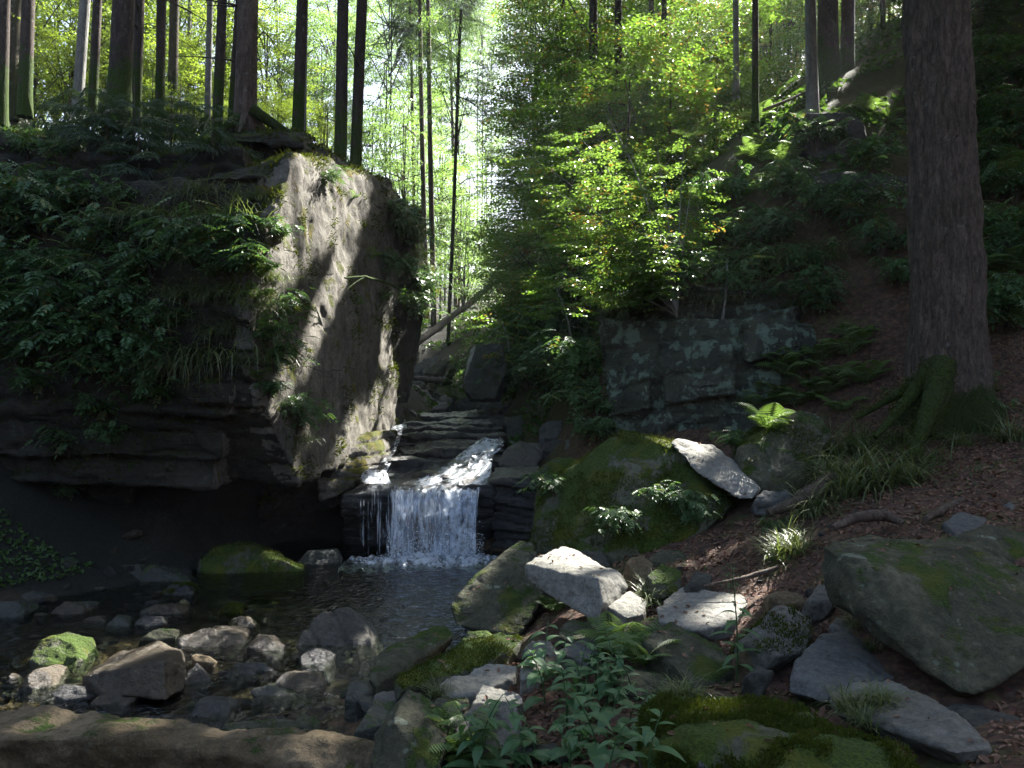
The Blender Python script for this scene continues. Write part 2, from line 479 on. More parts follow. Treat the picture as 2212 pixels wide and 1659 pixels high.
def mat_fall(name, density, stretch=(16.0, 1.1), gloss=0.10, ragged=0.45, solidity=1.0):
    """White broken water: opaque aerated streaks, clear gaps."""
    m = NT(name)
    uv = m.n('UVMap', uv_map='flow').outputs[0]
    mp = m.n('Mapping', {'Vector': uv, 'Scale': (stretch[0], stretch[1], 1.0)}).outputs[0]
    a = m.noise(mp, 1.0, 6, 0.65, 1.0)
    mp2 = m.n('Mapping', {'Vector': uv, 'Scale': (stretch[0] * 1.8, stretch[1] * 5, 1.0)}).outputs[0]
    b = m.noise(mp2, 1.0, 5, 0.7, 0.8)
    s = m.math('ADD', m.math('MULTIPLY', a, 0.55), m.math('MULTIPLY', b, 0.45))
    ux = m.n('SeparateXYZ', {0: uv}).outputs
    rag = m.noise(m.n('CombineXYZ', {0: m.math('MULTIPLY', ux[0], 5.0), 1: m.math('MULTIPLY', ux[1], 0.8)}).outputs[0], 1.0, 3, 0.6)
    s = m.math('ADD', s, m.math('MULTIPLY', m.math('SUBTRACT', rag, 0.5), ragged))
    al = m.step(s, 0.60 - density * 0.2, 0.76 - density * 0.2)
    p = m.n('BsdfPrincipled', {'Base Color': (0.80, 0.86, 0.92), 'Roughness': 0.35, 'Normal': m.bump(s, 0.6, 0.03)})
    p.inputs['Specular IOR Level'].default_value = 0.6
    tl = m.n('BsdfTranslucent', {'Color': (0.8, 0.86, 0.92)})
    wh = m.n('MixShader', {0: 0.35, 1: p.outputs[0], 2: tl.outputs[0]})
    tr = m.n('BsdfTransparent', {'Color': (0.93, 0.96, 1.0)})
    gl = m.n('BsdfGlossy', {'Color': (0.9, 0.95, 1), 'Roughness': 0.12, 'Normal': m.bump(s, 0.6, 0.03)})
    clear = m.n('MixShader', {0: gloss, 1: tr.outputs[0], 2: gl.outputs[0]})
    if solidity < 1: al = m.math('MULTIPLY', al, solidity)
    mx = m.n('MixShader', {0: al, 1: clear.outputs[0], 2: wh.outputs[0]})
    return m.done(mx.outputs[0])

# ------------------------------------------------------------------ ground
CTRL = [(-0.9, 8.2, -0.55), (-0.6, 9.3, -0.5), (-1.8, 8.6, -0.4), (-0.5, 7.2, -0.35), (-2.7, 6.3, -0.05), (-1.5, 5.5, -0.06), (-3.6, 5.2, -0.09), (-1.0, 6.3, -0.16),
        (-3.8, 7.3, -0.03), (-2.6, 7.5, -0.10), (-5.0, 5.0, -0.12), (-2.0, 4.0, -0.05), (-4.0, 4.0, -0.1), (-0.9, 4.6, -0.05), (-2, 2.5, 0.1), (-1.0, 3.2, 0.15),
        (-3.0, 9.3, -0.15), (-2.4, 10.0, -0.3), (-4.3, 8.6, 0.12), (-5.4, 8.0, 0.35), (-5.6, 9.0, 1.0), (-7, 7, 1.0), (-8, 4, 0.8), (-3.0, 11.0, 0.3), (-2.0, 12.5, 0.9), (-0.9, 10.7, 0.1), (-0.4, 11.5, 0.5),
        (-1.0, 13.0, 0.8), (-0.8, 15.0, 1.15), (-1.6, 17.5, 1.5), (-2.2, 21, 2.0), (-2.6, 30, 3.6), (-3.5, 45, 6.0), (-5, 75, 10), (-8, 120, 16),
        (-4.8, 13.0, 4.6), (-4.2, 12.3, 4.2), (-3.4, 14, 4.1), (-3.3, 17, 3.6), (-6, 12, 5.3), (-7, 14, 5.7), (-5, 18, 4.9), (-10, 12, 5.9), (-9, 20, 6.2), (-6, 28, 6.0), (-16, 22, 9.5), (-12, 45, 9), (-25, 60, 13), (-30, 20, 20), (-40, 100, 17),
        (1.55, 5.9, 0.70), (1.86, 6.3, 0.82), (1.63, 6.7, 0.76), (1.1, 5.2, 0.52), (1.4, 5.2, 0.58), (1.3, 4.4, 0.52), (1.5, 4.6, 0.60), (1.75, 4.5, 0.70), (1.9, 3.7, 0.64), (2.4, 3.4, 0.70), (1.25, 3.7, 0.53), (2.0, 3.2, 0.66), (2.34, 5.8, 1.02), (4.0, 7.6, 1.50), (3.4, 6.3, 1.25), (3.0, 5.2, 1.06), (1.6, 2.8, 0.68), (1.25, 2.7, 0.62), (0.77, 3.2, 0.48), (0.35, 3.3, 0.42), (0.0, 3.4, 0.36), (-0.45, 3.8, 0.20), (2.6, 3.7, 0.78),
        (-0.75, 4.9, 0.03), (0.15, 5.9, 0.18), (-0.35, 6.3, 0.0), (0.0, 5.0, 0.28), (0.6, 6.6, 0.42), (0.35, 8.3, 0.3), (1.2, 7.2, 0.72), (2.3, 7.6, 1.12), (2.3, 8.8, 1.0), (4.3, 8.3, 1.80), (3.2, 8.2, 1.52), (1.3, 10.4, 0.85), (2.75, 9.4, 1.05),
        (0.9, 12.5, 1.5), (1.4, 12.3, 2.6), (2.6, 12.6, 3.9), (2.7, 14.5, 5.0), (4.6, 16, 6.9), (7.4, 19, 9.4), (3.0, 17.5, 5.4), (5.0, 20, 7.6), (2.2, 19, 5.4), (3.6, 11.0, 3.2), (5.2, 9.2, 2.5), (6.3, 11, 4.1), (7.3, 13, 5.9), (9.3, 15.3, 8.3), (6.2, 7.0, 2.2), (6, 3.5, 1.5), (9, 8, 3.6), (14, 12, 8),
        (0.0, 15, 1.75), (0.8, 15, 2.5), (0.1, 22, 4.0), (1.8, 22, 5.6), (4, 28, 8.0), (6, 40, 11), (14, 26, 14), (22, 40, 18), (40, 60, 22), (30, 15, 20), (60, 100, 30), (10, 75, 18),
        (0, 0.5, 0.55), (3, 0.5, 0.9), (-3, 0.5, 0.3), (0, -8, 2.0), (-10, -8, 3.5), (10, -8, 4), (0, -30, 8), (-30, -30, 16), (30, -30, 18), (-60, 40, 24), (60, 20, 30)]
CTRL = np.array(CTRL, float)

def _k(r2):
    return 0.5 * r2 * np.log(r2 + 1e-9)
def _tps(c):
    n = len(c)
    d2 = ((c[:, None, :2] - c[None, :, :2]) ** 2).sum(-1)
    A = np.zeros((n + 3, n + 3))
    A[:n, :n] = _k(d2) + np.eye(n) * 0.05
    A[:n, n], A[:n, n + 1:] = 1, c[:, :2]
    A[n, :n], A[n + 1:, :n] = 1, c[:, :2].T
    return np.linalg.solve(A, np.concatenate([c[:, 2], [0, 0, 0]]))
_tw = _tps(CTRL)

def ground_z(x, y):
    x, y = np.atleast_1d(np.asarray(x, float)), np.atleast_1d(np.asarray(y, float))
    out = np.zeros(len(x))
    for s in range(0, len(x), 20000):
        xx, yy = x[s:s + 20000], y[s:s + 20000]
        d2 = (xx[:, None] - CTRL[None, :, 0]) ** 2 + (yy[:, None] - CTRL[None, :, 1]) ** 2
        out[s:s + 20000] = _k(d2) @ _tw[:len(CTRL)] + _tw[len(CTRL)] + _tw[len(CTRL) + 1] * xx + _tw[len(CTRL) + 2] * yy
    p = np.stack([x, y, x * 0], 1)
    d = np.hypot(x, y - 6)
    out += fbm(p * 0.9 + 5, 3) * (0.05 + 0.010 * np.minimum(d, 40)) * 0.7 + fbm(p * 5, 3) * 0.025
    return out

def axis(lo, hi, fine_lo, fine_hi, step):
    a = list(np.arange(fine_lo, fine_hi, step))
    s, x = step, fine_lo
    while x > lo:
        s *= 1.12; x -= s; a.insert(0, x)
    s, x = step, fine_hi
    while x < hi:
        a.append(x); s *= 1.12; x += s
    return np.array(a)

gx, gy = axis(-110, 110, -6.0, 6.5, 0.075), axis(-50, 190, 2.4, 15.0, 0.08)
GX, GY = np.meshgrid(gx, gy)
gz = ground_z(GX.ravel(), GY.ravel())
mb = MB()
nx = len(gx)
ii = (np.arange(len(gy) - 1)[:, None] * nx + np.arange(nx - 1)[None]).ravel()
mb.add(np.stack([GX.ravel(), GY.ravel(), gz], 1), np.stack([ii, ii + 1, ii + nx + 1, ii + nx], 1))
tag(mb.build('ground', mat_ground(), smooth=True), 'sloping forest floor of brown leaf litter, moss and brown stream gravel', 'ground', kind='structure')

# ------------------------------------------------------------------ rocks
def smooth_np(V, E, it, w=0.5):
    cnt = np.bincount(E.ravel(), minlength=len(V)).astype(float)[:, None]
    for _ in range(it):
        acc = np.zeros_like(V)
        for ax in range(3):
            acc[:, ax] = np.bincount(E[:, 0], V[E[:, 1], ax], len(V)) + np.bincount(E[:, 1], V[E[:, 0], ax], len(V))
        V = V + w * (acc / np.maximum(cnt, 1) - V)
    return V

def solid(hulls, vox, amp=0.03, freq=2.0, fine=0.006, strata=0.0, sfreq=7.0, sdir=(0, 0, 1), smooth=1, seed=0, ridge=0.0, ridge_dir=(1, 0, 0), ridge_f=9.0, face_k=1.0, facets=0, fcut=(.86, .96), flat_k=1.0, chip=0.0):
    """Union of convex pieces, weathered: returns world vertices and faces."""
    bm = bmesh.new()
    for pts in hulls:
        vs = [bm.verts.new(tuple(p)) for p in pts]
        r = bmesh.ops.convex_hull(bm, input=vs, use_existing_faces=False)
        junk = list({g for g in r['geom_interior'] + r['geom_unused'] if isinstance(g, bmesh.types.BMVert)})
        if junk:
            bmesh.ops.delete(bm, geom=junk, context='VERTS')
    me = bpy.data.meshes.new('tmp')
    bm.to_mesh(me)
    bm.free()
    o = bpy.data.objects.new('tmp', me)
    COL.objects.link(o)
    md = o.modifiers.new('remesh', 'REMESH')
    md.mode = 'VOXEL'
    md.voxel_size = vox
    dg = bpy.context.evaluated_depsgraph_get()
    m2 = bpy.data.meshes.new_from_object(o.evaluated_get(dg))
    bpy.data.objects.remove(o)
    bpy.data.meshes.remove(me)
    n = len(m2.vertices)
    V = np.zeros(n * 3); m2.vertices.foreach_get('co', V); V = V.reshape(-1, 3)
    E = np.zeros(len(m2.edges) * 2, np.int32); m2.edges.foreach_get('vertices', E); E = E.reshape(-1, 2)
    F = np.zeros(len(m2.loops), np.int32); m2.loops.foreach_get('vertex_index', F)
    F = F.reshape(-1, 4)
    if facets:
        fr_ = np.random.default_rng(1000 + seed)
        for _ in range(facets):
            nn = fr_.normal(0, 1, 3); nn[2] *= .8; nn /= np.linalg.norm(nn)
            pr = V @ nn; lo_, hi_ = pr.min(), pr.max()
            V -= nn * np.maximum(0, pr - (lo_ + (hi_ - lo_) * fr_.uniform(*fcut)))[:, None] * .92
    V = smooth_np(V, E, smooth, .35)
    m2.vertices.foreach_set('co', V.ravel()); m2.update()
    N = np.zeros(n * 3); m2.vertex_normals.foreach_get('vector', N); N = N.reshape(-1, 3)
    bpy.data.meshes.remove(m2)
    q = V + seed * 3.71
    d = amp * fbm(q * freq, 4) + fine * fbm(q * freq * 7, 3)
    d += amp * 0.5 * np.abs(fbm(q * freq * 2.3 + 40, 3))
    d *= 1 - (1 - flat_k) * np.clip((N[:, 0] - 0.45) / 0.3, 0, 1)
    d -= chip * np.clip(np.abs(noise3(q * freq * 3.1 + 9)) - .32, 0, .5) * 2.0
    if strata:
        s = V @ np.asarray(sdir, float) * sfreq + 0.5 * fbm(q * np.array([0.8, 0.8, 1.6]), 3)
        cell = np.floor(s)
        fr = s - cell
        rnd = noise3(np.stack([cell * 0.37 + seed, (V[:, 0] * 0.9 + cell * 1.3), V[:, 1] * 0.9], 1))
        flat = np.clip(1 - np.abs(N[:, 2]), 0, 1) * (1 - (1 - face_k) * np.clip((N[:, 0] - 0.45) / 0.3, 0, 1))
        d += strata * flat * (rnd * 1.3 - 0.9 * np.exp(-(np.minimum(fr, 1 - fr) / 0.09) ** 2))
    if ridge:
        s = np.sin((V @ np.asarray(ridge_dir, float)) * ridge_f + 1.4 * fbm(q * 1.5, 2))
        d -= ridge * np.clip(s - 0.55, 0, 1) * 2
    return V + N * d[:, None], F

NROCK = [0]
def rock(name, label, mat, *hulls, cat='rock', vox=None, group=None, bury=0.0, **kw):
    NROCK[0] += 1
    allp = np.concatenate([np.asarray(h) for h in hulls])
    size = np.linalg.norm(allp.max(0) - allp.min(0)); allp = np.asarray(allp)
    kw.setdefault('facets', 3 if len(hulls) == 1 and isinstance(hulls[0], VP) else 0)
    kw.setdefault('fcut', (.86, .94))
    kw['amp'] = kw.get('amp', 0.035 * size ** 0.8) * (0.5 if len(hulls) == 1 else 1)
    kw.setdefault('freq', 1.9 / size ** 0.8)
    kw.setdefault('chip', min(.03, 0.018 * size ** .8))
    kw.setdefault('fine', 0.008 * size ** 0.5)
    V, F = solid(hulls, vox or max(0.009, size / 105), seed=NROCK[0], **kw)
    b = MB(); b.add(V, F)
    lo, hi = V.min(0), V.max(0)
    o = b.build(name, ROCK[mat] if isinstance(mat, str) else mat, smooth=True, loc=((lo[0] + hi[0]) / 2, (lo[1] + hi[1]) / 2, lo[2]))
    return tag(o, label, cat, group)

class VP(np.ndarray):
    pass

def vis(pts, back=0.5, drop=0.15, y=None, taper=0.8, sink=0.1):
    """Hull of the outline corners (u, v[, depth]) with a rear side `back` metres behind and a foot sunk into the ground."""
    vm = max(p[1] for p in pts)
    A = np.array([P(p[0], p[1], p[2] if len(p) > 2 else y * (1 + 1.1 * (vm - p[1]) / F_PX)) for p in pts])
    c = A.mean(0)
    B = c + (A - c) * taper + np.array([0.0, back, -drop])
    lo = A[:, 2].min()
    foot = A.copy(); foot = foot[foot[:, 2] < c[2]] if (A[:, 2] < c[2]).any() else foot
    foot = foot - np.array([0, 0, sink]); 
    foot2 = B[B[:, 2] < B[:, 2].mean()]; foot2 = foot2 - np.array([0, 0, sink])
    return np.concatenate([A, B, foot, foot2]).view(VP)

# --- the overhanging outcrop beside the fall
def bedded(poly, z0, z1, jag=0.0):
    return np.array([(x, y, z) for x, y in poly for z in (z0, z1)])

OUT = []
fx = lambda y: -3.745 + 0.163 * y
# main prow: one long upright face towards the stream
prow_top = [P(632, 332, 9.0), P(700, 345, 10.0), P(770, 368, 11.2), P(846, 400, 12.4)]
prow_bot = [P(648, 1048, 9.0), P(700, 985, 9.75), P(780, 950, 11.0), P(856, 950, 12.5)]
prow_mid = [P(552, 560, 8.25), P(540, 700, 8.05), P(565, 880, 8.3)]
inner = [np.array([-4.6, 9.3, 1.2]), np.array([-4.6, 13.2, 1.0]), np.array([-4.4, 9.6, 4.0]), np.array([-4.4, 13.2, 5.0])]
OUT.append(np.array(prow_top + prow_bot + prow_mid + inner))
OUT.append(np.array([P(700, 985, 9.7), P(856, 950, 12.5), P(862, 800, 12.5), P(700, 800, 9.8), np.array([-3.6, 11, -0.3]), np.array([-3.2, 12.8, -0.2]), P(730, 1080, 10.6), P(850, 960, 12.8)]))
# rear shoulder that leans out over the stream
OUT.append(np.array([P(846, 405, 12.3), P(918, 480, 13.4), P(932, 600, 13.7), P(905, 720, 13.8), P(868, 820, 13.4), P(862, 950, 13.2), P(780, 520, 12.2), P(800, 900, 12.0), np.array([-4.2, 14.6, 1.0]), np.array([-4.0, 14.8, 4.4]), np.array([-3.0, 15.2, 3.0])]))
OUT.append(np.array([P(820, 385, 12.4), P(846, 392, 12.2), P(842, 425, 12.2), P(800, 430, 12.2), P(800, 385, 12.9), P(846, 400, 13.4)]))
OUT.append(np.array([P(845, 445, 12.8), P(912, 455, 13.0), P(915, 478, 13.0), P(850, 485, 12.8), P(840, 450, 13.6), P(905, 462, 13.8)]))
# beds of the broken side that faces the camera, stepping back upwards
OUT.append(bedded([(-3.0, 8.6), (-4.2, 8.9), (-5.0, 9.3), (-7.5, 9.6), (-7.5, 13), (-3.2, 13)], 0.95, 1.30))
OUT.append(bedded([(-2.9, 8.55), (-4.2, 8.75), (-5.0, 9.0), (-7.5, 9.3), (-7.5, 13), (-3.2, 13)], 1.26, 1.75))
OUT.append(bedded([(-2.75, 8.3), (-3.9, 8.7), (-5.2, 9.0), (-7.5, 9.4), (-7.5, 13), (-3.2, 13)], 1.72, 2.15))
OUT.append(bedded([(-2.7, 8.3), (-3.8, 9.0), (-5.2, 9.2), (-7.5, 9.5), (-7.5, 13), (-3.2, 13)], 2.12, 2.7))
OUT.append(bedded([(-2.8, 8.4), (-3.7, 9.25), (-5.2, 9.5), (-8.0, 9.7), (-8, 13), (-3.2, 13)], 2.66, 3.25))
OUT.append(bedded([(-2.75, 8.6), (-3.7, 9.6), (-5.4, 9.9), (-8.0, 10.0), (-8, 13), (-3.2, 13)], 3.2, 3.75))
OUT.append(bedded([(-2.6, 8.8), (-3.4, 9.2), (-4.0, 10.0), (-5.4, 10.4), (-8.0, 10.4), (-8, 13), (-3.2, 13)], 3.72, 4.2))
OUT.append(bedded([(-2.95, 9.4), (-3.45, 9.5), (-4.4, 10.6), (-5.4, 10.6), (-8.5, 10.7), (-8.5, 13.5), (-3.3, 12.5)], 4.16, 4.62))
OUT.append(np.array([P(495, 285, 10.4), P(610, 280, 10.4), P(660, 300, 10.4), P(655, 320, 10.4), P(500, 310, 10.3), P(500, 285, 12.5), P(680, 300, 12)]))
OUT.append(np.array([(-4.6, 10.9, 4.5), (-6, 11, 5.1), (-8.5, 11, 5.7), (-8.5, 14, 6.0), (-5.0, 13.5, 4.9), (-4.2, 13, 4.6), (-8.5, 11, 4), (-4.4, 11, 4.2)]))
OUT.append(np.array([P(500, 300, 10.6), P(650, 310, 10.6), P(700, 340, 11.3), P(780, 370, 12.2), (-5.0, 10.9, 4.0), (-3.3, 10.3, 4.0), (-2.4, 12.0, 4.0), (-5, 14, 4.9), (-3.2, 14, 4.4), (-5.0, 10.9, 4.75), P(500, 290, 12), P(660, 318, 12)]))
# foot: the wall behind the undercut and the buttress at its far end
OUT.append(np.array([(-2.6, 11.2, -0.4), (-2.6, 11.0, 1.2), (-5, 10.8, -0.4), (-5, 10.6, 1.2), (-7.5, 10.2, -0.3), (-7.5, 10.0, 1.2), (-7.5, 12.5, 0), (-2.8, 12.5, 0), (-2.8, 12.5, 1.2), (-7.5, 12.5, 1.2)]))
OUT.append(np.array([P(215, 1168, 9.7), P(280, 1150, 9.6), P(290, 1020, 9.4), P(190, 1010, 9.4), P(150, 1180, 9.9), P(60, 1000, 9.8), P(20, 1180, 10.2), P(280, 1150, 11), P(60, 1100, 12)]))
rock('rock_outcrop', 'tall overhanging outcrop of layered rock with a sunlit upright face beside the waterfall', 'cliff', *OUT, cat='rock outcrop', vox=0.036, amp=0.075, freq=0.9, fine=0.022, strata=0.075, sfreq=3.4, sdir=(0.05, -0.02, 1), smooth=1, face_k=0.12, flat_k=0.55, chip=.035)
oc = SC.objects['rock_outcrop']
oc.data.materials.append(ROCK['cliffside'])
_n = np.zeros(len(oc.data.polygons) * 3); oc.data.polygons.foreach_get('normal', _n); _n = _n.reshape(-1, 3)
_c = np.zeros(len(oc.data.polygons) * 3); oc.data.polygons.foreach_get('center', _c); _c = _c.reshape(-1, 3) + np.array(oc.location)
_side = (_c[:, 0] < -3.745 + 0.163 * _c[:, 1] - 0.20 + .22 * fbm(_c * 2.5, 3)) & (_n[:, 0] < .8) | (_n[:, 2] < -.55) | (_c[:, 1] > 12.4 + .5 * fbm(_c * 1.5, 2)) & (_c[:, 2] > 1.7)  # broken side, undersides and rear shoulder take the painted-shade rock
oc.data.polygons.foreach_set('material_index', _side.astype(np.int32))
rock('rock_slab', 'pale upright green-grey slab set in the top of the overhanging outcrop', 'green',
     vis([(190, 298, 10.2), (245, 292, 10.1), (290, 300, 10.2), (285, 345, 10.1), (262, 405, 10.0), (205, 408, 10.0), (185, 330, 10.1)], 0.4, sink=0))

# --- wall of lichened rock across the stream
rock('rock_wall', 'dark upright rock wall blotched with pale green lichen behind the mossy boulder', 'wall',
     np.array([P(1295, 690, 11.2), P(1330, 965, 10.9), P(1500, 690, 10.6), P(1640, 980, 9.9), P(1660, 690, 10.2), P(1760, 700, 10.4), P(1800, 830, 10.2), P(1740, 1000, 10.2), P(1300, 720, 13), P(1750, 700, 13), P(1330, 1000, 12), P(1700, 1050, 12)]),
     np.array([P(1310, 640, 11.7), P(1500, 615, 11.0), P(1680, 640, 10.8), P(1780, 660, 10.9), P(1300, 700, 11.5), P(1790, 720, 10.7), P(1310, 640, 13.5), P(1780, 640, 13)]),
     np.array([P(1420, 740, 10.55), P(1580, 745, 10.1), P(1590, 850, 9.95), P(1430, 870, 10.4), P(1420, 740, 11.4), P(1590, 745, 11), P(1430, 870, 11.2), P(1600, 860, 10.9)]),
     np.array([P(1300, 800, 10.95), P(1400, 790, 10.6), P(1410, 880, 10.5), P(1320, 900, 10.8), P(1300, 800, 11.6), P(1410, 880, 11.3), P(1400, 790, 11.4), P(1320, 900, 11.5)]),
     np.array([P(1600, 690, 10.15), P(1720, 660, 10.2), P(1730, 760, 10.0), P(1610, 780, 9.95), P(1600, 690, 11), P(1730, 660, 11), P(1740, 760, 10.8), P(1610, 780, 10.8)]),
     cat='rock wall', vox=0.03, amp=0.05, freq=1.1, fine=0.012, strata=0.06, sfreq=2.6, sdir=(-0.12, 0, 1), smooth=1, chip=.03)
rock('rock_ledge', 'dark jutting ledge under ferns on the slope beside the big spruce', 'dark',
     np.array([P(1700, 395, 12.6), P(1780, 380, 12.4), P(1960, 385, 12.0), P(1960, 520, 11.6), P(1720, 520, 12.0), P(1700, 395, 14), P(1990, 380, 14), P(1990, 560, 13)]),
     np.array([P(1650, 560, 11.6), P(1800, 550, 11.3), P(1960, 560, 11.0), P(1960, 640, 10.8), P(1680, 640, 11.2), P(1650, 560, 13), P(1990, 560, 13), P(1900, 650, 12)]),
     vox=0.035, strata=0.05, sfreq=4)
rock('boulder', 'dark mossy rock block under leaves above the cascade beside the lichened wall', 'wetmoss',
     vis([(1003, 780, 14.6), (1010, 745, 14.7), (1085, 740, 14.5), (1095, 790, 14.4), (1085, 850, 14.3), (1005, 850, 14.4)], 0.8))
rock('boulder', 'square stone under a grassy tuft at the foot of the grey beech', 'dark',
     vis([(1715, 300, 13.2), (1740, 245, 13.2), (1870, 240, 13.0), (1885, 265, 13), (1870, 330, 12.9), (1780, 340, 12.9)], 0.7))

# --- stones of the near bank, the pool and the path
rock('boulder', 'huge mossy wedge-shaped boulder beside the waterfall pool', 'mossy',
     np.array([P(1140, 1180, 7.6), P(1165, 1060, 8.0), P(1240, 1000, 8.1), P(1345, 926, 7.9), P(1378, 934, 7.8), P(1448, 952, 7.7), P(1470, 975, 7.5), P(1585, 1085, 7.2), P(1560, 1115, 7.0), P(1490, 1160, 6.9), P(1420, 1205, 6.9), P(1200, 1215, 7.1),
               P(1300, 1000, 9.2), P(1470, 1000, 8.8), P(1580, 1100, 8.2), P(1200, 1150, 8.8), P(1420, 1240, 6.9), P(1180, 1240, 7.3)]), cat='boulder', amp=0.05, vox=0.02)
rock('stone_slab', 'pale flat slab leaning on the mossy wedge-shaped boulder', 'pale',
     np.array([P(1448, 958, 7.5), P(1460, 946, 7.6), P(1540, 963, 7.7), P(1600, 1010, 7.4), P(1642, 1055, 7.0), P(1625, 1080, 6.9), P(1590, 1076, 6.9), P(1500, 1018, 7.2), P(1540, 985, 8.1), P(1640, 1060, 7.5), P(1465, 955, 7.9)]), amp=0.02)
rock('boulder', 'rounded lichened boulder with a moss cap below the ferns', 'green',
     vis([(1599, 986, 7.4), (1606, 944, 7.5), (1631, 909, 7.7), (1733, 881, 7.8), (1772, 898, 7.8), (1800, 935, 7.6), (1757, 995, 7.3), (1750, 1028, 7.2), (1698, 1053, 7.1), (1610, 1030, 7.2)], 0.7), cat='boulder')
rock('stone', 'small flat grey stone under the leaning pale slab', 'blue', vis([(1631, 1084), (1650, 1062), (1700, 1058), (1720, 1075), (1690, 1088)], 0.3, y=6.8))
rock('boulder', 'broad dark slab leaning over the pool edge beside the bright block', 'green',
     np.array([P(972, 1308, 6.7), P(995, 1273, 6.8), P(1026, 1234, 7.0), P(1097, 1206, 7.1), P(1125, 1171, 7.3), P(1150, 1172, 7.2), P(1180, 1260, 6.8), P(1174, 1290, 6.6), P(1125, 1370, 6.3), P(1069, 1366, 6.3), P(984, 1350, 6.5),
               P(1100, 1240, 7.7), P(1180, 1300, 7.3), P(1000, 1340, 7.1), P(1100, 1390, 6.3)]), cat='boulder')
rock('stone_block', 'big angular block with a dazzling sunlit top beside the pool', 'pale',
     np.array([P(1156, 1208, 6.25), P(1185, 1188, 6.5), P(1216, 1177, 6.7), P(1240, 1184, 6.7), P(1340, 1237, 6.0), P(1294, 1250, 5.65), P(1129, 1248, 6.15), P(1135, 1217, 6.2), P(1303, 1300, 5.6), P(1297, 1351, 5.55), P(1178, 1285, 5.95),
               P(1361, 1266, 5.95), P(1310, 1310, 6.0), P(1250, 1240, 6.6)]), amp=0.018, cat='rock')
rock('stone', 'flat pale stone half in sun behind the angular bright block', 'pale', vis([(1311, 1310, 5.5), (1360, 1277, 5.8), (1396, 1300, 5.7), (1390, 1325, 5.5), (1360, 1338, 5.4)], 0.25), amp=0.015)
rock('stone_slab', 'broad flat pale slab strewn with leaves beside the path', 'pale',
     np.array([P(1417, 1312, 5.2), P(1450, 1281, 5.5), P(1480, 1267, 5.7), P(1603, 1281, 5.5), P(1620, 1296, 5.3), P(1588, 1345, 4.95), P(1504, 1363, 4.85), P(1425, 1342, 5.0), P(1440, 1400, 5.0), P(1580, 1400, 5.0), P(1600, 1330, 5.5)]), amp=0.018)
rock('boulder', 'lichened grey boulder with mossy flank below the flat pale slab', 'green',
     vis([(1395, 1362, 4.8), (1434, 1340, 4.9), (1504, 1375, 4.7), (1550, 1396, 4.6), (1589, 1450, 4.4), (1508, 1482, 4.3), (1452, 1475, 4.3), (1395, 1422, 4.5)], 0.35))
rock('boulder', 'humped grey boulder with a moss clump beside the path', 'grey',
     vis([(1603, 1387, 4.4), (1677, 1310, 4.75), (1708, 1312, 4.75), (1752, 1342, 4.6), (1740, 1402, 4.35), (1677, 1418, 4.25), (1640, 1415, 4.3)], 0.3))
rock('stone_slab', 'smooth blue-grey tilted slab in front of the huge shaded boulder', 'blue',
     np.array([P(1712, 1431, 4.0), P(1803, 1336, 4.6), P(1830, 1336, 4.7), P(1956, 1431, 4.3), P(1942, 1465, 4.0), P(1822, 1478, 3.8), P(1701, 1496, 3.9), P(1780, 1518, 3.75), P(1826, 1490, 3.75), P(1950, 1500, 4.2), P(1850, 1450, 4.6), P(1720, 1510, 4.1)]), amp=0.016)
rock('boulder', 'huge shaded boulder with a flat top overhanging the path', 'green',
     np.array([P(1775, 1178, 4.4), P(1873, 1157, 4.7), P(2067, 1167, 4.7), P(2130, 1181, 4.4), P(2255, 1250, 4.2), P(1891, 1229, 4.05), P(1845, 1236, 4.1), P(2290, 1330, 3.9), P(2260, 1420, 3.7), P(2102, 1503, 3.55), P(2060, 1500, 3.6), P(1954, 1380, 3.85), P(1863, 1321, 4.0),
               P(1772, 1231, 4.35), P(1796, 1301, 4.25), P(1845, 1324, 4.1), P(1900, 1300, 4.7), P(2250, 1400, 4.6), P(2100, 1500, 4.2)]), cat='boulder', vox=0.011, amp=.03, chip=.03, smooth=0)
rock('boulder', 'low green rock behind the huge shaded boulder', 'green', vis([(2060, 1170, 4.95), (2130, 1140, 5.1), (2240, 1158, 5.0), (2260, 1225, 4.8), (2110, 1190, 4.8)], 0.5))
rock('stone_slab', 'long low slab with grass on it at the bottom of the path', 'grey',
     np.array([P(1793, 1505, 3.6), P(1838, 1473, 3.8), P(1926, 1466, 3.75), P(1961, 1494, 3.55), P(2053, 1533, 3.3), P(2140, 1618, 2.95), P(2060, 1626, 2.9), P(1933, 1563, 3.2), P(1800, 1540, 3.5), P(2100, 1680, 3.0), P(1900, 1600, 3.4), P(2140, 1640, 3.2)]))
rock('boulder', 'big dark boulder with a mossy side at the lower edge of the picture', 'mossy',
     np.array([P(1395, 1535, 3.35), P(1434, 1508, 3.5), P(1487, 1494, 3.6), P(1617, 1505, 3.55), P(1726, 1526, 3.4), P(1789, 1554, 3.25), P(1961, 1626, 2.95), P(1985, 1690, 2.8), P(1700, 1700, 2.75), P(1380, 1640, 3.05), P(1400, 1720, 2.95), P(1650, 1600, 2.95), P(1500, 1580, 3.05), P(1950, 1760, 3.0), P(1400, 1700, 3.5), P(1900, 1700, 3.4)]), cat='boulder', vox=0.013, amp=0.03)
rock('boulder', 'pointed dark slab standing at the stream edge beside the long stone', 'green',
     np.array([P(808, 1584, 3.95), P(882, 1486, 4.1), P(914, 1501, 4.05), P(977, 1546, 3.9), P(965, 1600, 3.75), P(945, 1675, 3.6), P(800, 1675, 3.65), P(850, 1560, 3.75), P(880, 1560, 4.4), P(960, 1640, 4.2), P(820, 1650, 4.1)]), amp=0.02)
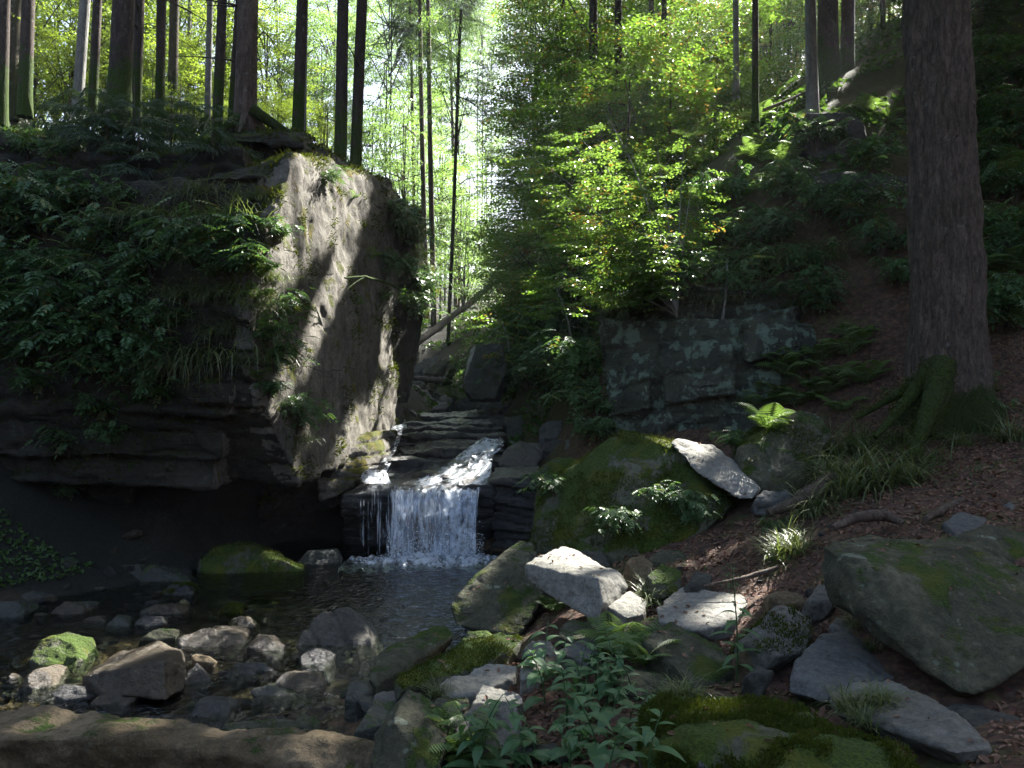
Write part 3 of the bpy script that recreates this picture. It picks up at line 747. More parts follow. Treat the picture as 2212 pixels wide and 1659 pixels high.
rock('stone_block', 'square grey lichened block beside the pointed dark slab', 'grey',
     vis([(977, 1546, 4.0), (1019, 1520, 4.1), (1072, 1512, 4.1), (1118, 1515, 4.05), (1130, 1535, 4.0), (1130, 1597, 3.9), (1090, 1612, 3.8), (1050, 1616, 3.8), (985, 1584, 3.85)], 0.3), amp=0.02)
rock('stone', 'flat sunlit stone above the square lichened block', 'pale', vis([(1016, 1520, 4.2), (1040, 1478, 4.45), (1097, 1487, 4.4), (1121, 1494, 4.35), (1138, 1517, 4.2)], 0.12, sink=0.15), amp=0.012)
rock('stone_slab', 'long grey slab lying nearest the pool at the water edge', 'green',
     vis([(784, 1463, 5.3), (791, 1428, 5.5), (830, 1400, 5.8), (935, 1354, 6.3), (963, 1350, 6.3), (984, 1371, 6.1), (819, 1433, 5.4), (812, 1482, 5.2)], 0.2), amp=0.02)
rock('stone_slab', 'long moss-backed slab lying like a log on the bank', 'mossy',
     vis([(854, 1467, 4.9), (865, 1449, 5.0), (942, 1410, 5.3), (1079, 1361, 5.7), (1128, 1378, 5.6), (1111, 1417, 5.4), (868, 1488, 4.8)], 0.22), amp=0.03)
rock('stone_slab', 'low pale slab partly in sun below the moss-backed slab', 'pale',
     vis([(942, 1488, 4.55), (963, 1466, 4.7), (1055, 1431, 5.0), (1121, 1421, 5.1), (1114, 1460, 4.8), (1019, 1502, 4.5), (945, 1510, 4.5)], 0.15), amp=0.02)
rock('stone', 'small upright sunlit stone with a dark hollow near the herbs', 'pale', vis([(1121, 1453), (1125, 1417), (1156, 1411), (1173, 1431), (1164, 1460), (1125, 1471)], 0.1, y=4.65), amp=0.02)
rock('stone', 'grey tilted stone between the bright block and the herbs', 'blue', vis([(1209, 1411, 4.9), (1294, 1354, 5.2), (1302, 1400, 5.0), (1265, 1432, 4.8)], 0.25))
rock('stone', 'low grey stone behind the upper end of the moss-backed slab', 'grey', vis([(1125, 1400, 5.2), (1140, 1378, 5.4), (1200, 1386, 5.3), (1212, 1420, 5.1), (1150, 1425, 5.1)], 0.25))
rock('stone', 'greenish stone wedged under the bright angular block', 'green', vis([(1206, 1375, 5.4), (1215, 1345, 5.6), (1270, 1340, 5.6), (1290, 1375, 5.4), (1250, 1392, 5.3)], 0.3))
rock('stone', 'tan rounded stone below the mossy wedge-shaped boulder', 'tan', vis([(1350, 1222), (1362, 1203), (1385, 1198), (1410, 1218), (1408, 1240), (1368, 1246)], 0.25, y=6.2))
rock('stone', 'low mossy stone beside the tan rounded stone', 'mossy', vis([(1395, 1240, 5.9), (1430, 1215, 6.1), (1470, 1230, 6.0), (1475, 1255, 5.8), (1410, 1262, 5.8)], 0.3))
rock('stone', 'small dark stone at the near end of the broad flat pale slab', 'dark', vis([(1480, 1262, 5.5), (1505, 1236, 5.7), (1540, 1240, 5.7), (1535, 1262, 5.6)], 0.25))
rock('stone', 'flat grey stone under litter across the path', 'blue', vis([(2040, 1128, 5.4), (2085, 1095, 5.7), (2135, 1110, 5.6), (2120, 1140, 5.3), (2060, 1165, 5.2)], 0.2, sink=.15), amp=0.015)
rock('stone', 'purplish flat stone at the far side of the path', 'blue', vis([(2160, 1100, 5.7), (2190, 1078, 5.9), (2240, 1085, 5.9), (2230, 1125, 5.6)], 0.2, sink=.15), amp=0.015)
rock('stone', 'layered little stone under the lip of the huge shaded boulder', 'grey', vis([(1745, 1300, 4.75), (1765, 1262, 4.9), (1795, 1260, 4.85), (1800, 1300, 4.7)], 0.2))
rock('stone', 'thin dark chip of stone on the path below the humped boulder', 'dark', vis([(1610, 1450, 4.0), (1640, 1436, 4.1), (1672, 1450, 4.0), (1640, 1464, 3.95)], 0.12))
rock('stone', 'small flat stone beside the leafy herbs at the bottom edge', 'blue', vis([(1490, 1650, 2.95), (1510, 1632, 3.0), (1545, 1640, 3.0), (1540, 1665, 2.9)], 0.1))
rock('stone', 'low dark stone between the herbs and the square block', 'dark', vis([(1105, 1640, 3.6), (1135, 1605, 3.8), (1200, 1608, 3.8), (1230, 1640, 3.6)], 0.3))
rock('stone', 'wet green stone at the stream edge behind the pointed slab', 'wetmoss', vis([(763, 1580, 4.5), (805, 1513, 4.8), (858, 1516, 4.8), (850, 1560, 4.6)], 0.3))
rock('stone', 'thin grey stone lying under the long slabs at the stream edge', 'grey', vis([(808, 1502, 5.0), (830, 1494, 5.05), (868, 1496, 5.0), (866, 1510, 4.9), (812, 1514, 4.9)], 0.15))
rock('stone', 'little mossy stone at the water beside the thin grey stone', 'wetmoss', vis([(772, 1520, 4.9), (780, 1502, 5.0), (806, 1504, 5.0), (810, 1532, 4.9)], 0.2))
rock('stone_slab', 'very long brown stone with a pale upper edge along the lower stream', 'tan',
     np.array([P(-40, 1556, 4.35), P(102, 1537, 4.45), P(228, 1546, 4.4), P(300, 1561, 4.4), P(-60, 1600, 4.1), P(300, 1590, 4.1), P(-60, 1760, 4.15), P(320, 1760, 4.15), P(-40, 1720, 4.7), P(300, 1720, 4.7), P(60, 1560, 4.75), P(280, 1575, 4.7)]),
     np.array([P(270, 1558, 4.4), P(387, 1558, 4.4), P(485, 1582, 4.35), P(633, 1583, 4.3), P(812, 1600, 4.15), P(808, 1690, 4.0), P(480, 1610, 4.1), P(290, 1600, 4.1), P(290, 1760, 4.15), P(808, 1720, 4.2), P(480, 1590, 4.65), P(800, 1615, 4.4), P(300, 1590, 4.7), P(300, 1720, 4.7)]),
     vox=0.018, amp=0.035, freq=1.6)
# --- stones standing in pool and stream
for lab, mt, pts, y, bk in [
    ('dark mossy whaleback boulder in the shaded pool before the undercut', 'mossy', [(409, 1236), (450, 1190), (492, 1173), (548, 1181), (600, 1206), (655, 1234), (560, 1250), (468, 1250)], 8.9, .5),
    ('dim greenish boulder behind the whaleback boulder under the overhang', 'dark', [(323, 1206), (380, 1172), (432, 1160), (470, 1180), (495, 1225), (400, 1235)], 9.6, .5),
    ('low mossy boulder touching the whaleback boulder in the pool', 'wetmoss', [(292, 1264), (305, 1235), (323, 1220), (380, 1238), (418, 1260), (350, 1275)], 8.5, .4),
    ('brown hump-backed wet stone between the roof-shaped boulder and the pool', 'brown', [(383, 1382), (440, 1357), (490, 1360), (522, 1372), (528, 1393), (468, 1414), (390, 1404)], 6.4, .35),
    ('flat dark stone tilted up beside the roof-shaped boulder', 'wet', [(387, 1474), (425, 1431), (462, 1464), (436, 1506), (400, 1495)], 5.6, .1),
    ('tan egg-shaped stone behind the tilted flat stone', 'tan', [(412, 1418), (425, 1413), (450, 1417), (466, 1428), (458, 1434), (420, 1428)], 6.0, .12),
    ('mossy green stone at the far left of the shallows', 'mossy', [(62, 1425), (80, 1385), (110, 1372), (160, 1390), (178, 1440), (110, 1452)], 6.0, .35),
    ('dark low stone under the fern bank at the stream side', 'dark', [(25, 1302), (60, 1275), (105, 1288), (112, 1315), (60, 1322)], 7.7, .35),
    ('dark boulder on the bank below the green cover', 'green', [(-30, 1260), (-20, 1200), (20, 1203), (48, 1235), (48, 1262)], 8.5, .4),
    ('mossy pair-topped boulder on the bank beside the dark low stone', 'mossy', [(67, 1255), (85, 1226), (120, 1222), (160, 1262), (150, 1286), (90, 1290)], 8.2, .4),
    ('pointed mossy stone at the pool corner', 'wetmoss', [(204, 1264), (212, 1232), (224, 1226), (247, 1248), (240, 1266)], 8.6, .3),
    ('two-toned stone with a mossy half near the pool outlet', 'wetmoss', [(228, 1362), (232, 1338), (245, 1330), (262, 1336), (286, 1360), (250, 1368)], 6.95, .25),
    ('small brown pointed stone in the pool outlet', 'brown', [(510, 1354), (514, 1332), (522, 1330), (550, 1354), (530, 1362)], 6.95, .2),
    ('dark wet stone in the water before the whaleback boulder', 'wet', [(470, 1325), (492, 1305), (512, 1312), (518, 1326), (490, 1330)], 7.4, .25),
    ('orange and green stone beside the hump-backed stone', 'brown', [(531, 1394), (548, 1371), (575, 1374), (612, 1396), (590, 1410), (560, 1414)], 6.35, .25),
    ('dark weedy stone among the riffles', 'wetmoss', [(541, 1493), (580, 1480), (630, 1500), (668, 1530), (650, 1546), (577, 1532)], 5.35, .3),
    ('broken dark stone before the striped boulder', 'wet', [(633, 1433), (655, 1410), (686, 1399), (720, 1416), (715, 1442), (690, 1450)], 6.0, .2),
    ('flat dark stone at the brown water edge', 'brown', [(169, 1352), (185, 1335), (215, 1333), (230, 1346), (200, 1358)], 7.1, .25),
    ('low brown stone just behind the very long brown stone', 'brown', [(197, 1520), (214, 1498), (270, 1500), (293, 1506), (262, 1534)], 5.3, .25),
    ('cracked wet stone rising from the riffles before the long brown stone', 'wet', [(404, 1541), (429, 1508), (485, 1511), (500, 1530), (492, 1560)], 5.1, .25),
    ('reddish wet stone beside the white riffle', 'brown', [(32, 1500), (50, 1462), (85, 1442), (112, 1462), (125, 1500), (60, 1524)], 5.5, .3),
    ('green slab lying flat at the long brown stone', 'green', [(455, 1566), (520, 1560), (600, 1553), (655, 1556), (640, 1576), (500, 1580)], 4.95, .15),
    ('small green stone at the end of the flat green slab', 'green', [(640, 1560), (650, 1541), (672, 1545), (690, 1572), (660, 1580)], 4.95, .15),
]:
    rock('stream_stone', lab.replace('at the far left of the shallows', 'upstream of the reddish wet stone'), mt, vis(pts, bk, .05, y=y, sink=.18), group=None, amp=0.018)
rock('boulder', 'brown roof-shaped wet boulder, the largest in the shallows', 'brown', np.array([P(179, 1458, 5.6), P(253, 1410, 6.0), P(341, 1385, 6.05), P(397, 1404, 5.85), P(300, 1438, 5.5), P(357, 1426, 5.42), P(400, 1438, 5.6), P(225, 1502, 5.42), P(358, 1512, 5.3), P(398, 1490, 5.5), P(180, 1500, 5.6), P(250, 1470, 6.2), P(390, 1470, 6.1)]), amp=.02)
rock('boulder', 'striped grey boulder with slanting grooves at the near edge of the pool', 'striped',
     vis([(640, 1392), (668, 1345), (700, 1322), (750, 1309), (790, 1336), (815, 1365), (833, 1394), (822, 1415), (750, 1434), (660, 1424)], 0.5, y=6.35, sink=.2), amp=0.02, ridge=0.022, ridge_dir=(0.75, 0.1, 0.65), ridge_f=40.0, vox=0.011)
for lab, mt, pts, y, bk in [
    ('brown mossy stone squeezed between the broad dark slab and the long grey slab', 'mossy', [(990, 1392), (1010, 1366), (1050, 1362), (1075, 1378), (1050, 1398)], 6.0, .2),
    ('flat olive stone under the sunny end of the low pale slab', 'green', [(925, 1530), (945, 1508), (1010, 1512), (1018, 1530), (960, 1545)], 4.3, .2),
    ('dark wedge of stone between pointed slab and square lichened block', 'dark', [(950, 1585), (970, 1556), (1000, 1560), (1005, 1600), (960, 1612)], 3.95, .2),
    ('rough brown stone behind the herbs beside the grey tilted stone', 'brown', [(1160, 1450), (1180, 1422), (1240, 1428), (1256, 1456), (1200, 1470)], 4.8, .25),
    ('long olive stone below the lichened grey boulder', 'green', [(1330, 1480), (1370, 1448), (1440, 1462), (1470, 1490), (1380, 1504)], 4.3, .25),
    ('small angular brown stone on the soil by the humped boulder', 'tan', [(1590, 1425), (1604, 1404), (1630, 1410), (1634, 1432)], 4.3, .12),
    ('mossy block at the water under the long grey slab', 'wetmoss', [(745, 1508), (752, 1478), (790, 1474), (800, 1505), (770, 1518)], 5.0, .25),
    ('angular dark stone at the foot of the wedge-shaped boulder', 'dark', [(1230, 1215), (1250, 1190), (1300, 1192), (1320, 1220), (1270, 1232)], 6.8, .25),
    ('greenish slab edge showing behind the tan rounded stone', 'green', [(1400, 1210), (1430, 1188), (1500, 1192), (1520, 1212), (1450, 1222)], 6.5, .25),
    ('flat brown stone half sunk in the path litter', 'tan', [(1660, 1290), (1690, 1274), (1735, 1280), (1740, 1298), (1690, 1306)], 4.95, .2),
    ('dark slab corner poking from the litter at the lower path', 'dark', [(2090, 1560), (2120, 1538), (2200, 1548), (2215, 1580), (2130, 1590)], 3.3, .25),
    ('low grey stone between the roof-shaped boulder and the striped boulder', 'wet', [(470, 1470), (490, 1448), (540, 1446), (560, 1468), (510, 1480)], 5.8, .2),
    ('flat wet slab in the riffle beside the tilted flat stone', 'wet', [(470, 1452), (500, 1434), (570, 1436), (590, 1450), (520, 1462)], 5.9, .2),
    ('wet brown slab at the edge of the riffle under the striped boulder', 'brown', [(590, 1470), (620, 1452), (690, 1458), (700, 1474), (640, 1484)], 5.6, .2),
    ('slanted wet slab near the reddish stone', 'wet', [(110, 1500), (130, 1478), (180, 1482), (190, 1506), (140, 1514)], 5.4, .2),
    ('olive flat stone in the shallows before the tan egg-shaped stone', 'green', [(300, 1375), (320, 1358), (370, 1360), (380, 1376), (340, 1384)], 6.6, .2),
    ('dark flat stone in the shallows beside the two-toned stone', 'wet', [(290, 1345), (310, 1330), (350, 1332), (356, 1346), (320, 1354)], 7.0, .2),
    ('mossy boulder at the water under the green bank', 'wetmoss', [(130, 1325), (150, 1300), (190, 1302), (200, 1325), (160, 1334)], 7.4, .25),
]:
    rock('stone', lab, mt, vis(pts, bk, .05, y=y, sink=.18), amp=0.02)
for lab, mt, pts, bk in [
    ('dark angular block at the inner end of the undercut', 'dark', [(640, 1215), (660, 1190), (720, 1188), (735, 1212), (690, 1222)], .4),
    ('pale-nosed block lying in the mouth of the undercut', 'dark', [(215, 1180), (235, 1140), (285, 1120), (300, 1160), (270, 1190)], .4),
    ('mossy shore stone under the pale-nosed block', 'wetmoss', [(250, 1250), (262, 1222), (300, 1218), (316, 1246), (280, 1258)], .3),
    ('flat dark shore stone before the undercut', 'wet', [(120, 1228), (150, 1206), (210, 1208), (222, 1226), (170, 1236)], .4),
    ('mossy shore stone in the corner by the green bank', 'mossy', [(0, 1222), (14, 1190), (60, 1186), (84, 1214), (40, 1230)], .4),
    ('brown flat stone where the shore meets the shallows', 'brown', [(110, 1322), (140, 1300), (176, 1304), (186, 1320), (150, 1330)], .3),
    ('mossy stone beside the brown flat stone of the shore', 'wetmoss', [(-20, 1330), (0, 1300), (40, 1296), (54, 1322), (20, 1338)], .3),
    ('small dark stone between shore and whaleback boulder', 'wet', [(352, 1282), (366, 1264), (404, 1264), (416, 1280), (380, 1288)], .25),
    ('low rust-coloured stone under water light in the shallows', 'brown', [(300, 1322), (330, 1306), (390, 1308), (402, 1322), (350, 1330)], .25),
]:
    rock('stone', lab, mt, vis(pts, bk, .05, y=3682 / (max(q_[1] for q_ in pts) - 829.5), sink=.25), amp=0.02)
# --- ledges of the cascade
def ledge(label, mt, front, back, thick, name='rock_ledge', **kw):
    A = np.array([P(*p) for p in front]); B = np.array([P(*p) for p in back])
    d = np.array([0, 0.05, -thick])
    kw.setdefault('amp', 0.035)
    kw.setdefault('facets', 0)
    rock(name, label, mt, np.concatenate([A, B, A + d, B + d]), strata=kw.pop('strata', 0.03), sfreq=9, **kw)
lr = np.random.default_rng(40)
ORD = ['topmost', 'second', 'third', 'fourth', 'fifth', 'sixth', 'seventh', 'eighth']
LV = [(888, 900, 15.3, 14.2), (901, 914, 14.4, 13.5), (920, 926, 13.8, 13.1), (930, 938, 13.3, 12.7), (945, 956, 12.9, 12.2), (962, 974, 12.3, 11.7), (982, 994, 11.8, 11.2), (1004, 1024, 11.4, 10.7)]
for k, (va, vb, ya, yb) in enumerate(LV):
    us = np.linspace(862 - (k > 5) * 40, 1088 - (k > 6) * 30, 6)
    fr_ = [(u + lr.normal(0, 6), vb + lr.normal(0, 2.0), yb + lr.normal(0, .16)) for u in us]
    bk_ = [(u + lr.normal(0, 6), va + lr.normal(0, 1.5), ya + .5) for u in us]
    A1 = np.array([P(*p) for p in fr_]); B1 = np.array([P(*p) for p in bk_]); dn = np.array([0, .12, -.75])
    h1 = [np.concatenate([A1[a:b], B1[a:b], A1[a:b] + dn, B1[a:b] + dn]) for a, b in ((0, 3), (1, 4), (2, 5), (3, 6))]
    rock('rock_ledge', ORD[k] + ' wet step of the stepped cascade counted from its top', 'wet', *h1, vox=.026, amp=.05, freq=1.6, fine=.016, strata=.035, sfreq=11, chip=.03)
rock('rock_ledge', 'dark lip of rock the waterfall pours over', 'wet',
     np.array([P(738, 1072, 10.15), P(800, 1050, 10.3), P(860, 1056, 10.15), P(940, 1070, 10.05), P(1030, 1052, 10.1), P(1075, 1035, 10.2), P(860, 1012, 11.3), P(1060, 1005, 11.3), P(760, 1030, 11.2), P(738, 1100, 10.15), P(1072, 1090, 10.15), P(745, 1070, 11.3), P(745, 1180, 10.6), P(1060, 1190, 10.5), P(745, 1230, 11.3), P(1070, 1230, 11.3)]), vox=0.025, strata=0.04, sfreq=8)
rock('rock', 'rounded wet stone splitting the cascade above the waterfall', 'wetmoss', vis([(893, 968), (909, 958), (996, 947), (1041, 951), (1046, 974), (1009, 994), (899, 990)], 0.7, y=11.9))
rock('boulder', 'wet blocky stone with a shining top beside the white chute', 'wet', vis([(1074, 992, 11.0), (1096, 966, 11.3), (1124, 954, 11.5), (1169, 958, 11.5), (1173, 982, 11.2), (1156, 1006, 11.0), (1076, 1008, 10.9)], 0.6), strata=0.02)
ledge('layered rock shelf flanking the waterfall below the blocky stone', 'wet', [(1060, 1036, 10.2), (1120, 1034, 10.0), (1172, 1018, 9.9)], [(1068, 1010, 10.9), (1166, 1003, 10.9)], 0.95, strata=0.06, vox=0.022)
rock('boulder', 'mossy hump between the waterfall shelf and the wedge-shaped boulder', 'mossy', vis([(1150, 1080, 9.4), (1165, 1010, 9.8), (1205, 990, 9.9), (1250, 995, 9.7), (1260, 1060, 9.3), (1200, 1140, 9.0)], 0.8))
for lab, mt, pts, y in [
    ('long square-edged block at the end of the top ledge', 'dark', [(1089, 900), (1140, 896), (1186, 893), (1186, 925), (1160, 942), (1089, 944)], 13.4),
    ('tilted grey block with a lit top beside the cascade', 'blue', [(1164, 926), (1180, 912), (1244, 905), (1243, 940), (1215, 945), (1164, 946)], 12.5),
    ('dark cube of rock under the leafy bank', 'dark', [(1241, 894), (1276, 888), (1280, 925), (1262, 936), (1242, 934)], 12.6),
    ('flat-topped grey stone beside the lichened wall foot', 'grey', [(1222, 950), (1250, 940), (1295, 936), (1290, 975), (1260, 992), (1224, 988)], 11.3),
    ('shelf stone with a shining wet top right below the cube', 'wet', [(1170, 962), (1200, 948), (1226, 950), (1224, 980), (1172, 992)], 11.6),
    ('mossy block at the head of the cascade bank', 'wetmoss', [(1086, 868), (1128, 862), (1132, 894), (1088, 898)], 14.6),
    ('mossy step stone under the leafy shrub', 'wetmoss', [(1134, 880), (1170, 866), (1206, 862), (1204, 884), (1140, 896)], 13.8),
    ('blue wet stone sitting on the head of the cascade', 'wet', [(880, 873), (899, 863), (929, 865), (926, 880), (890, 886)], 15.3),
    ('smooth grey stone beside the blue wet stone', 'wet', [(930, 886), (944, 874), (966, 870), (976, 886)], 15.2),
    ('pointed mossy stone above the smooth grey stone', 'wetmoss', [(938, 872), (959, 851), (984, 866), (975, 876)], 16.0),
    ('round cushion-mossed stone below the lying log', 'mossy', [(940, 848), (950, 836), (968, 832), (988, 842), (980, 853), (955, 856)], 17.0),
    ('brown stone with a lit flank beside the cushion-mossed stone', 'brown', [(894, 858), (909, 840), (924, 843), (936, 860), (915, 868)], 16.6),
    ('dark low stone on the far ledge end', 'dark', [(980, 872), (1000, 860), (1030, 856), (1034, 882), (985, 886)], 15.6),
    ('twin-topped dark stone beside the far ledge end', 'wetmoss', [(1024, 886), (1038, 861), (1060, 866), (1084, 864), (1088, 888)], 15.2),
    ('slanting grey stone under the lying log', 'grey', [(864, 852), (880, 836), (906, 824), (918, 828), (890, 852)], 17.4),
    ('small green stone touching the lying log', 'green', [(912, 840), (924, 826), (944, 830), (940, 842)], 17.6),
    ('dark wet stone against the outcrop foot upstream', 'wet', [(866, 878), (872, 864), (890, 868), (892, 886), (870, 890)], 14.9),
    ('long leaning slab on the far bank above the lying log', 'green', [(912, 806), (934, 790), (965, 772), (972, 778), (942, 808)], 19.5),
    ('broad slanting slab under the fallen trunk', 'grey', [(886, 800), (915, 775), (950, 768), (958, 772), (925, 808)], 20.2),
    ('low grey slab at the outcrop corner upstream', 'blue', [(866, 804), (885, 790), (914, 788), (912, 800), (880, 810)], 19.0),
    ('flat stone half hidden by the outcrop below the fallen trunk', 'grey', [(862, 772), (880, 752), (905, 756), (900, 776)], 20.5),
    ('little pale stone under the far bank', 'pale', [(884, 820), (900, 812), (912, 816), (905, 824)], 18.5),
]:
    rock('stone', lab.replace(' right below', ' just below'), mt, vis(pts, 0.5, .05, y=y, sink=.25), amp=0.03)
rock('rock_ledge', 'moss-topped ledge in sun at the foot of the outcrop above the undercut', 'cliff',
     np.array([P(680, 1000, 10.0), P(705, 975, 10.4), P(800, 935, 10.9), P(852, 925, 11.8), P(860, 960, 11.8), P(830, 985, 10.9), P(790, 1025, 10.4), P(730, 1075, 10.1), P(690, 1080, 10.0), P(700, 1090, 11), P(860, 1000, 12.2), P(740, 950, 11.6)]), strata=0.05, sfreq=8, vox=0.022)
ROCKS_DONE = True

# ------------------------------------------------------------------ placing on surfaces
bpy.context.view_layer.update()
DG = bpy.context.evaluated_depsgraph_get()
def hit(u, v):
    d = Vector(((u - CX) / F_PX, 1.0, (CY - v) / F_PX)).normalized()
    ok, loc, nor, idx, ob, mt = SC.ray_cast(DG, Vector((0, 0, CAM_Z)), d)
    return (np.array(loc), np.array(nor)) if ok else (P(u, v, 15.0), np.array([0, 0, 1.0]))
def down(x, y, z0=30.0):
    ok, loc, nor, idx, ob, mt = SC.ray_cast(DG, Vector((x, y, z0)), Vector((0, 0, -1)))
    return (np.array(loc), np.array(nor)) if ok else (np.array([x, y, 0.0]), np.array([0, 0, 1.0]))

# ------------------------------------------------------------------ water
wx, wy = np.arange(-9, 1.8, 0.05), np.arange(2.2, 11.6, 0.05)
WX, WY = np.meshgrid(wx, wy)
q = np.stack([WX.ravel(), WY.ravel(), WX.ravel() * 0], 1)
near_fall = np.exp(-(((q[:, 0] + 0.9) / 1.4) ** 2 + ((q[:, 1] - 9.6) / 2.2) ** 2))
riffle = np.clip((6.6 - q[:, 1]) / 1.5, 0, 1)
q[:, 2] = 0.008 - 0.016 * np.clip(6.2 - q[:, 1], 0, 3) + fbm(q * 7, 3) * (0.003 + 0.012 * near_fall + 0.016 * riffle)
mb = MB()
n_ = len(wx)
ii = (np.arange(len(wy) - 1)[:, None] * n_ + np.arange(n_ - 1)[None]).ravel()
mb.add(q, np.stack([ii, ii + 1, ii + n_ + 1, ii + n_], 1))
tag(mb.build('pool_water', mat_water('clear_water', (0.60, 0.66, 0.56, 1), 9.0, 0.85), smooth=True), 'rippled dark clear water of the pool and brown shallows', 'water', kind='structure')

def sheet(rows, m=30, lift=0.03, wob=0.03, seed=0, back=0.0):
    """Curtain of water over rows (u left, u right, v, depth)."""
    L = np.array([P(a, v, y) for a, b, v, y in rows]); R = np.array([P(b, v, y) for a, b, v, y in rows])
    s = np.concatenate([[0], np.cumsum(np.linalg.norm(np.diff((L + R) / 2, axis=0), axis=1))])
    n = max(12, int(s[-1] / 0.04))
    t = np.linspace(0, s[-1], n)
    Li = np.stack([np.interp(t, s, L[:, k]) for k in range(3)], 1); Ri = np.stack([np.interp(t, s, R[:, k]) for k in range(3)], 1)
    a = np.linspace(0, 1, m)[None, :, None]
    V = (Li[:, None] * (1 - a) + Ri[:, None] * a).reshape(-1, 3)
    w = np.linalg.norm(Ri - Li, axis=1)
    uv = np.stack([(np.repeat(w[:, None], m, 1) * (a[0, :, 0] - 0.5)[None]).ravel() + seed * 3.3, np.repeat(t[:, None], m, 1).ravel() + seed], 1)
    q = np.stack([uv[:, 0] * 9, uv[:, 1] * 2.2, uv[:, 0] * 0 + seed], 1)
    V = V + np.array([0, -0.6, 0.8]) * lift + np.array([0.2, -1, 0.4]) * (wob * fbm(q, 3))[:, None] + np.array([0, back, 0])
    i = (np.arange(n - 1)[:, None] * m + np.arange(m - 1)[None]).ravel()
    return V, np.stack([i, i + 1, i + m + 1, i + m], 1), uv

FALL, THIN, CHUTE = mat_fall('falling_water', 0.66), mat_fall('thin_water_veil', 0.32, (26.0, 0.7), 0.0), mat_fall('white_chute_water', 0.85, (9.0, 3.2))
def part_sheet(name, mat, parent, rows, **kw):
    V, F, uv = sheet(rows, **kw)
    b = MB(); b.add(V, F)
    return b.build(name, mat, parent, True, uv=uv)
wf = tag(empty('waterfall', (0, 0, 0), 'white curtain of water dropping over the rock lip into the pool', 'waterfall'), kind='structure')
main = [(852, 1046, 1052, 10.2), (850, 1036, 1066, 10.02), (849, 1032, 1085, 9.93), (847, 1031, 1120, 9.88), (845, 1030, 1206, 9.83)]
part_sheet('curtain', FALL, wf, main, m=60, seed=1)
part_sheet('curtain', FALL, wf, [(a + 6, b - 4, v, y - 0.06) for a, b, v, y in main[1:]], m=50, seed=2, wob=0.05)
part_sheet('curtain', FALL, wf, [(845, 892, 1062, 10.0), (846, 893, 1090, 9.86), (843, 896, 1206, 9.78)], m=24, seed=3, wob=0.02)
part_sheet('curtain', CHUTE, wf, [(960, 1030, 1062, 10.0), (958, 1028, 1085, 9.86), (952, 1027, 1206, 9.76)], m=24, seed=9, wob=0.05)
part_sheet('curtain', mat_fall('soft_falling_sheet', 0.75, (7.0, 0.5), 0.05, 0.5, 0.5), wf, [(a + 2, b - 2, v, y + 0.03) for a, b, v, y in main[1:]], m=40, seed=12, wob=0.03)
part_sheet('veil', THIN, wf, [(776, 850, 1054, 10.15), (777, 850, 1078, 10.02), (779, 849, 1206, 9.97)], m=40, seed=4, wob=0.015)
part_sheet('chute', CHUTE, wf, [(1040, 1086, 955, 12.15), (1015, 1088, 972, 11.7), (992, 1066, 990, 11.2), (965, 1062, 1014, 10.75), (925, 1058, 1036, 10.4), (870, 1050, 1056, 10.12)], m=44, seed=5, lift=0.07, wob=0.06)
part_sheet('chute', CHUTE, wf, [(848, 872, 925, 12.4), (840, 868, 950, 12.0), (826, 856, 978, 11.4), (800, 846, 1006, 10.9), (784, 836, 1026, 10.5), (776, 846, 1052, 10.15)], m=24, seed=6, lift=0.06, wob=0.05)
part_sheet('chute', CHUTE, wf, [(860, 872, 838, 17.5), (861, 874, 870, 15.6), (858, 872, 902, 14.0), (856, 880, 930, 12.9)], m=12, seed=7, lift=0.06, wob=0.04)
FILM = mat_fall('thin_stream_film', 0.12, (3.0, 9.0))
part_sheet('film', FILM, wf, [(864, 1062, 992, 11.45), (850, 1052, 1016, 10.95), (800, 1050, 1052, 10.2)], m=60, seed=8, lift=0.03, wob=0.03)
mb = MB()
rng = np.random.default_rng(11)
# splash drops along the fall and at its foot
nd = 1500
du = rng.uniform(835, 1045, nd); dv = 1206 - np.abs(rng.normal(0, 30, nd)); dy = 9.75 - np.abs(rng.normal(0, .16, nd))
Cc = np.array([P(a, b, c) for a, b, c in zip(du, dv, dy)])
V, F = leafset(Cc, rng.normal(0, 1, (nd, 3)), rng.normal(0, 1, (nd, 3)), rng.uniform(.008, .022, nd), rng.uniform(.006, .014, nd), fold=.5)
mb.add(V, F)
m = NT('white_water_drops')
SPRAY = m.done(m.n('BsdfPrincipled', {'Base Color': (0.8, 0.86, 0.92, 1), 'Roughness': 0.2}).outputs[0])
# foam: low lumpy patches on the water
fu, fv = np.meshgrid(np.linspace(-1, 1, 90), np.linspace(-1, 1, 34))
f = np.stack([fu.ravel() * 0.98 - 0.92, fv.ravel() * 0.34 + 9.62, fu.ravel() * 0], 1)
edge = 1 - np.sqrt(fu.ravel() ** 2 + fv.ravel() ** 2) + 0.35 * fbm(f * 4, 3)
f[:, 2] = -0.012 + 0.10 * np.clip(edge, -0.5, 0.7) + 0.05 * fbm(f * 13, 3)
i_ = (np.arange(33)[:, None] * 90 + np.arange(89)[None]).ravel()
fb = MB(); fb.add(f, np.stack([i_, i_ + 1, i_ + 91, i_ + 90], 1))
tag(fb.build('foam', mat_fall('foam_water', 0.95, (7.0, 7.0)), smooth=True, uv=f[:, :2] * 1.2), 'white foam spreading on the pool under the waterfall', 'foam', kind='stuff')
tag(mb.build('splash', SPRAY), 'white drops splashing at the foot of the waterfall', 'splash', kind='stuff')

# ------------------------------------------------------------------ plant templates
def T_of(parts):
    V = np.concatenate([p[0] for p in parts]); F, t, n = [], [], 0
    for v, f, k in parts:
        F.append(f + n); t.append(np.broadcast_to(np.asarray(k, float), (len(f),))); n += len(v)
    return V, np.concatenate(F), np.concatenate(t)

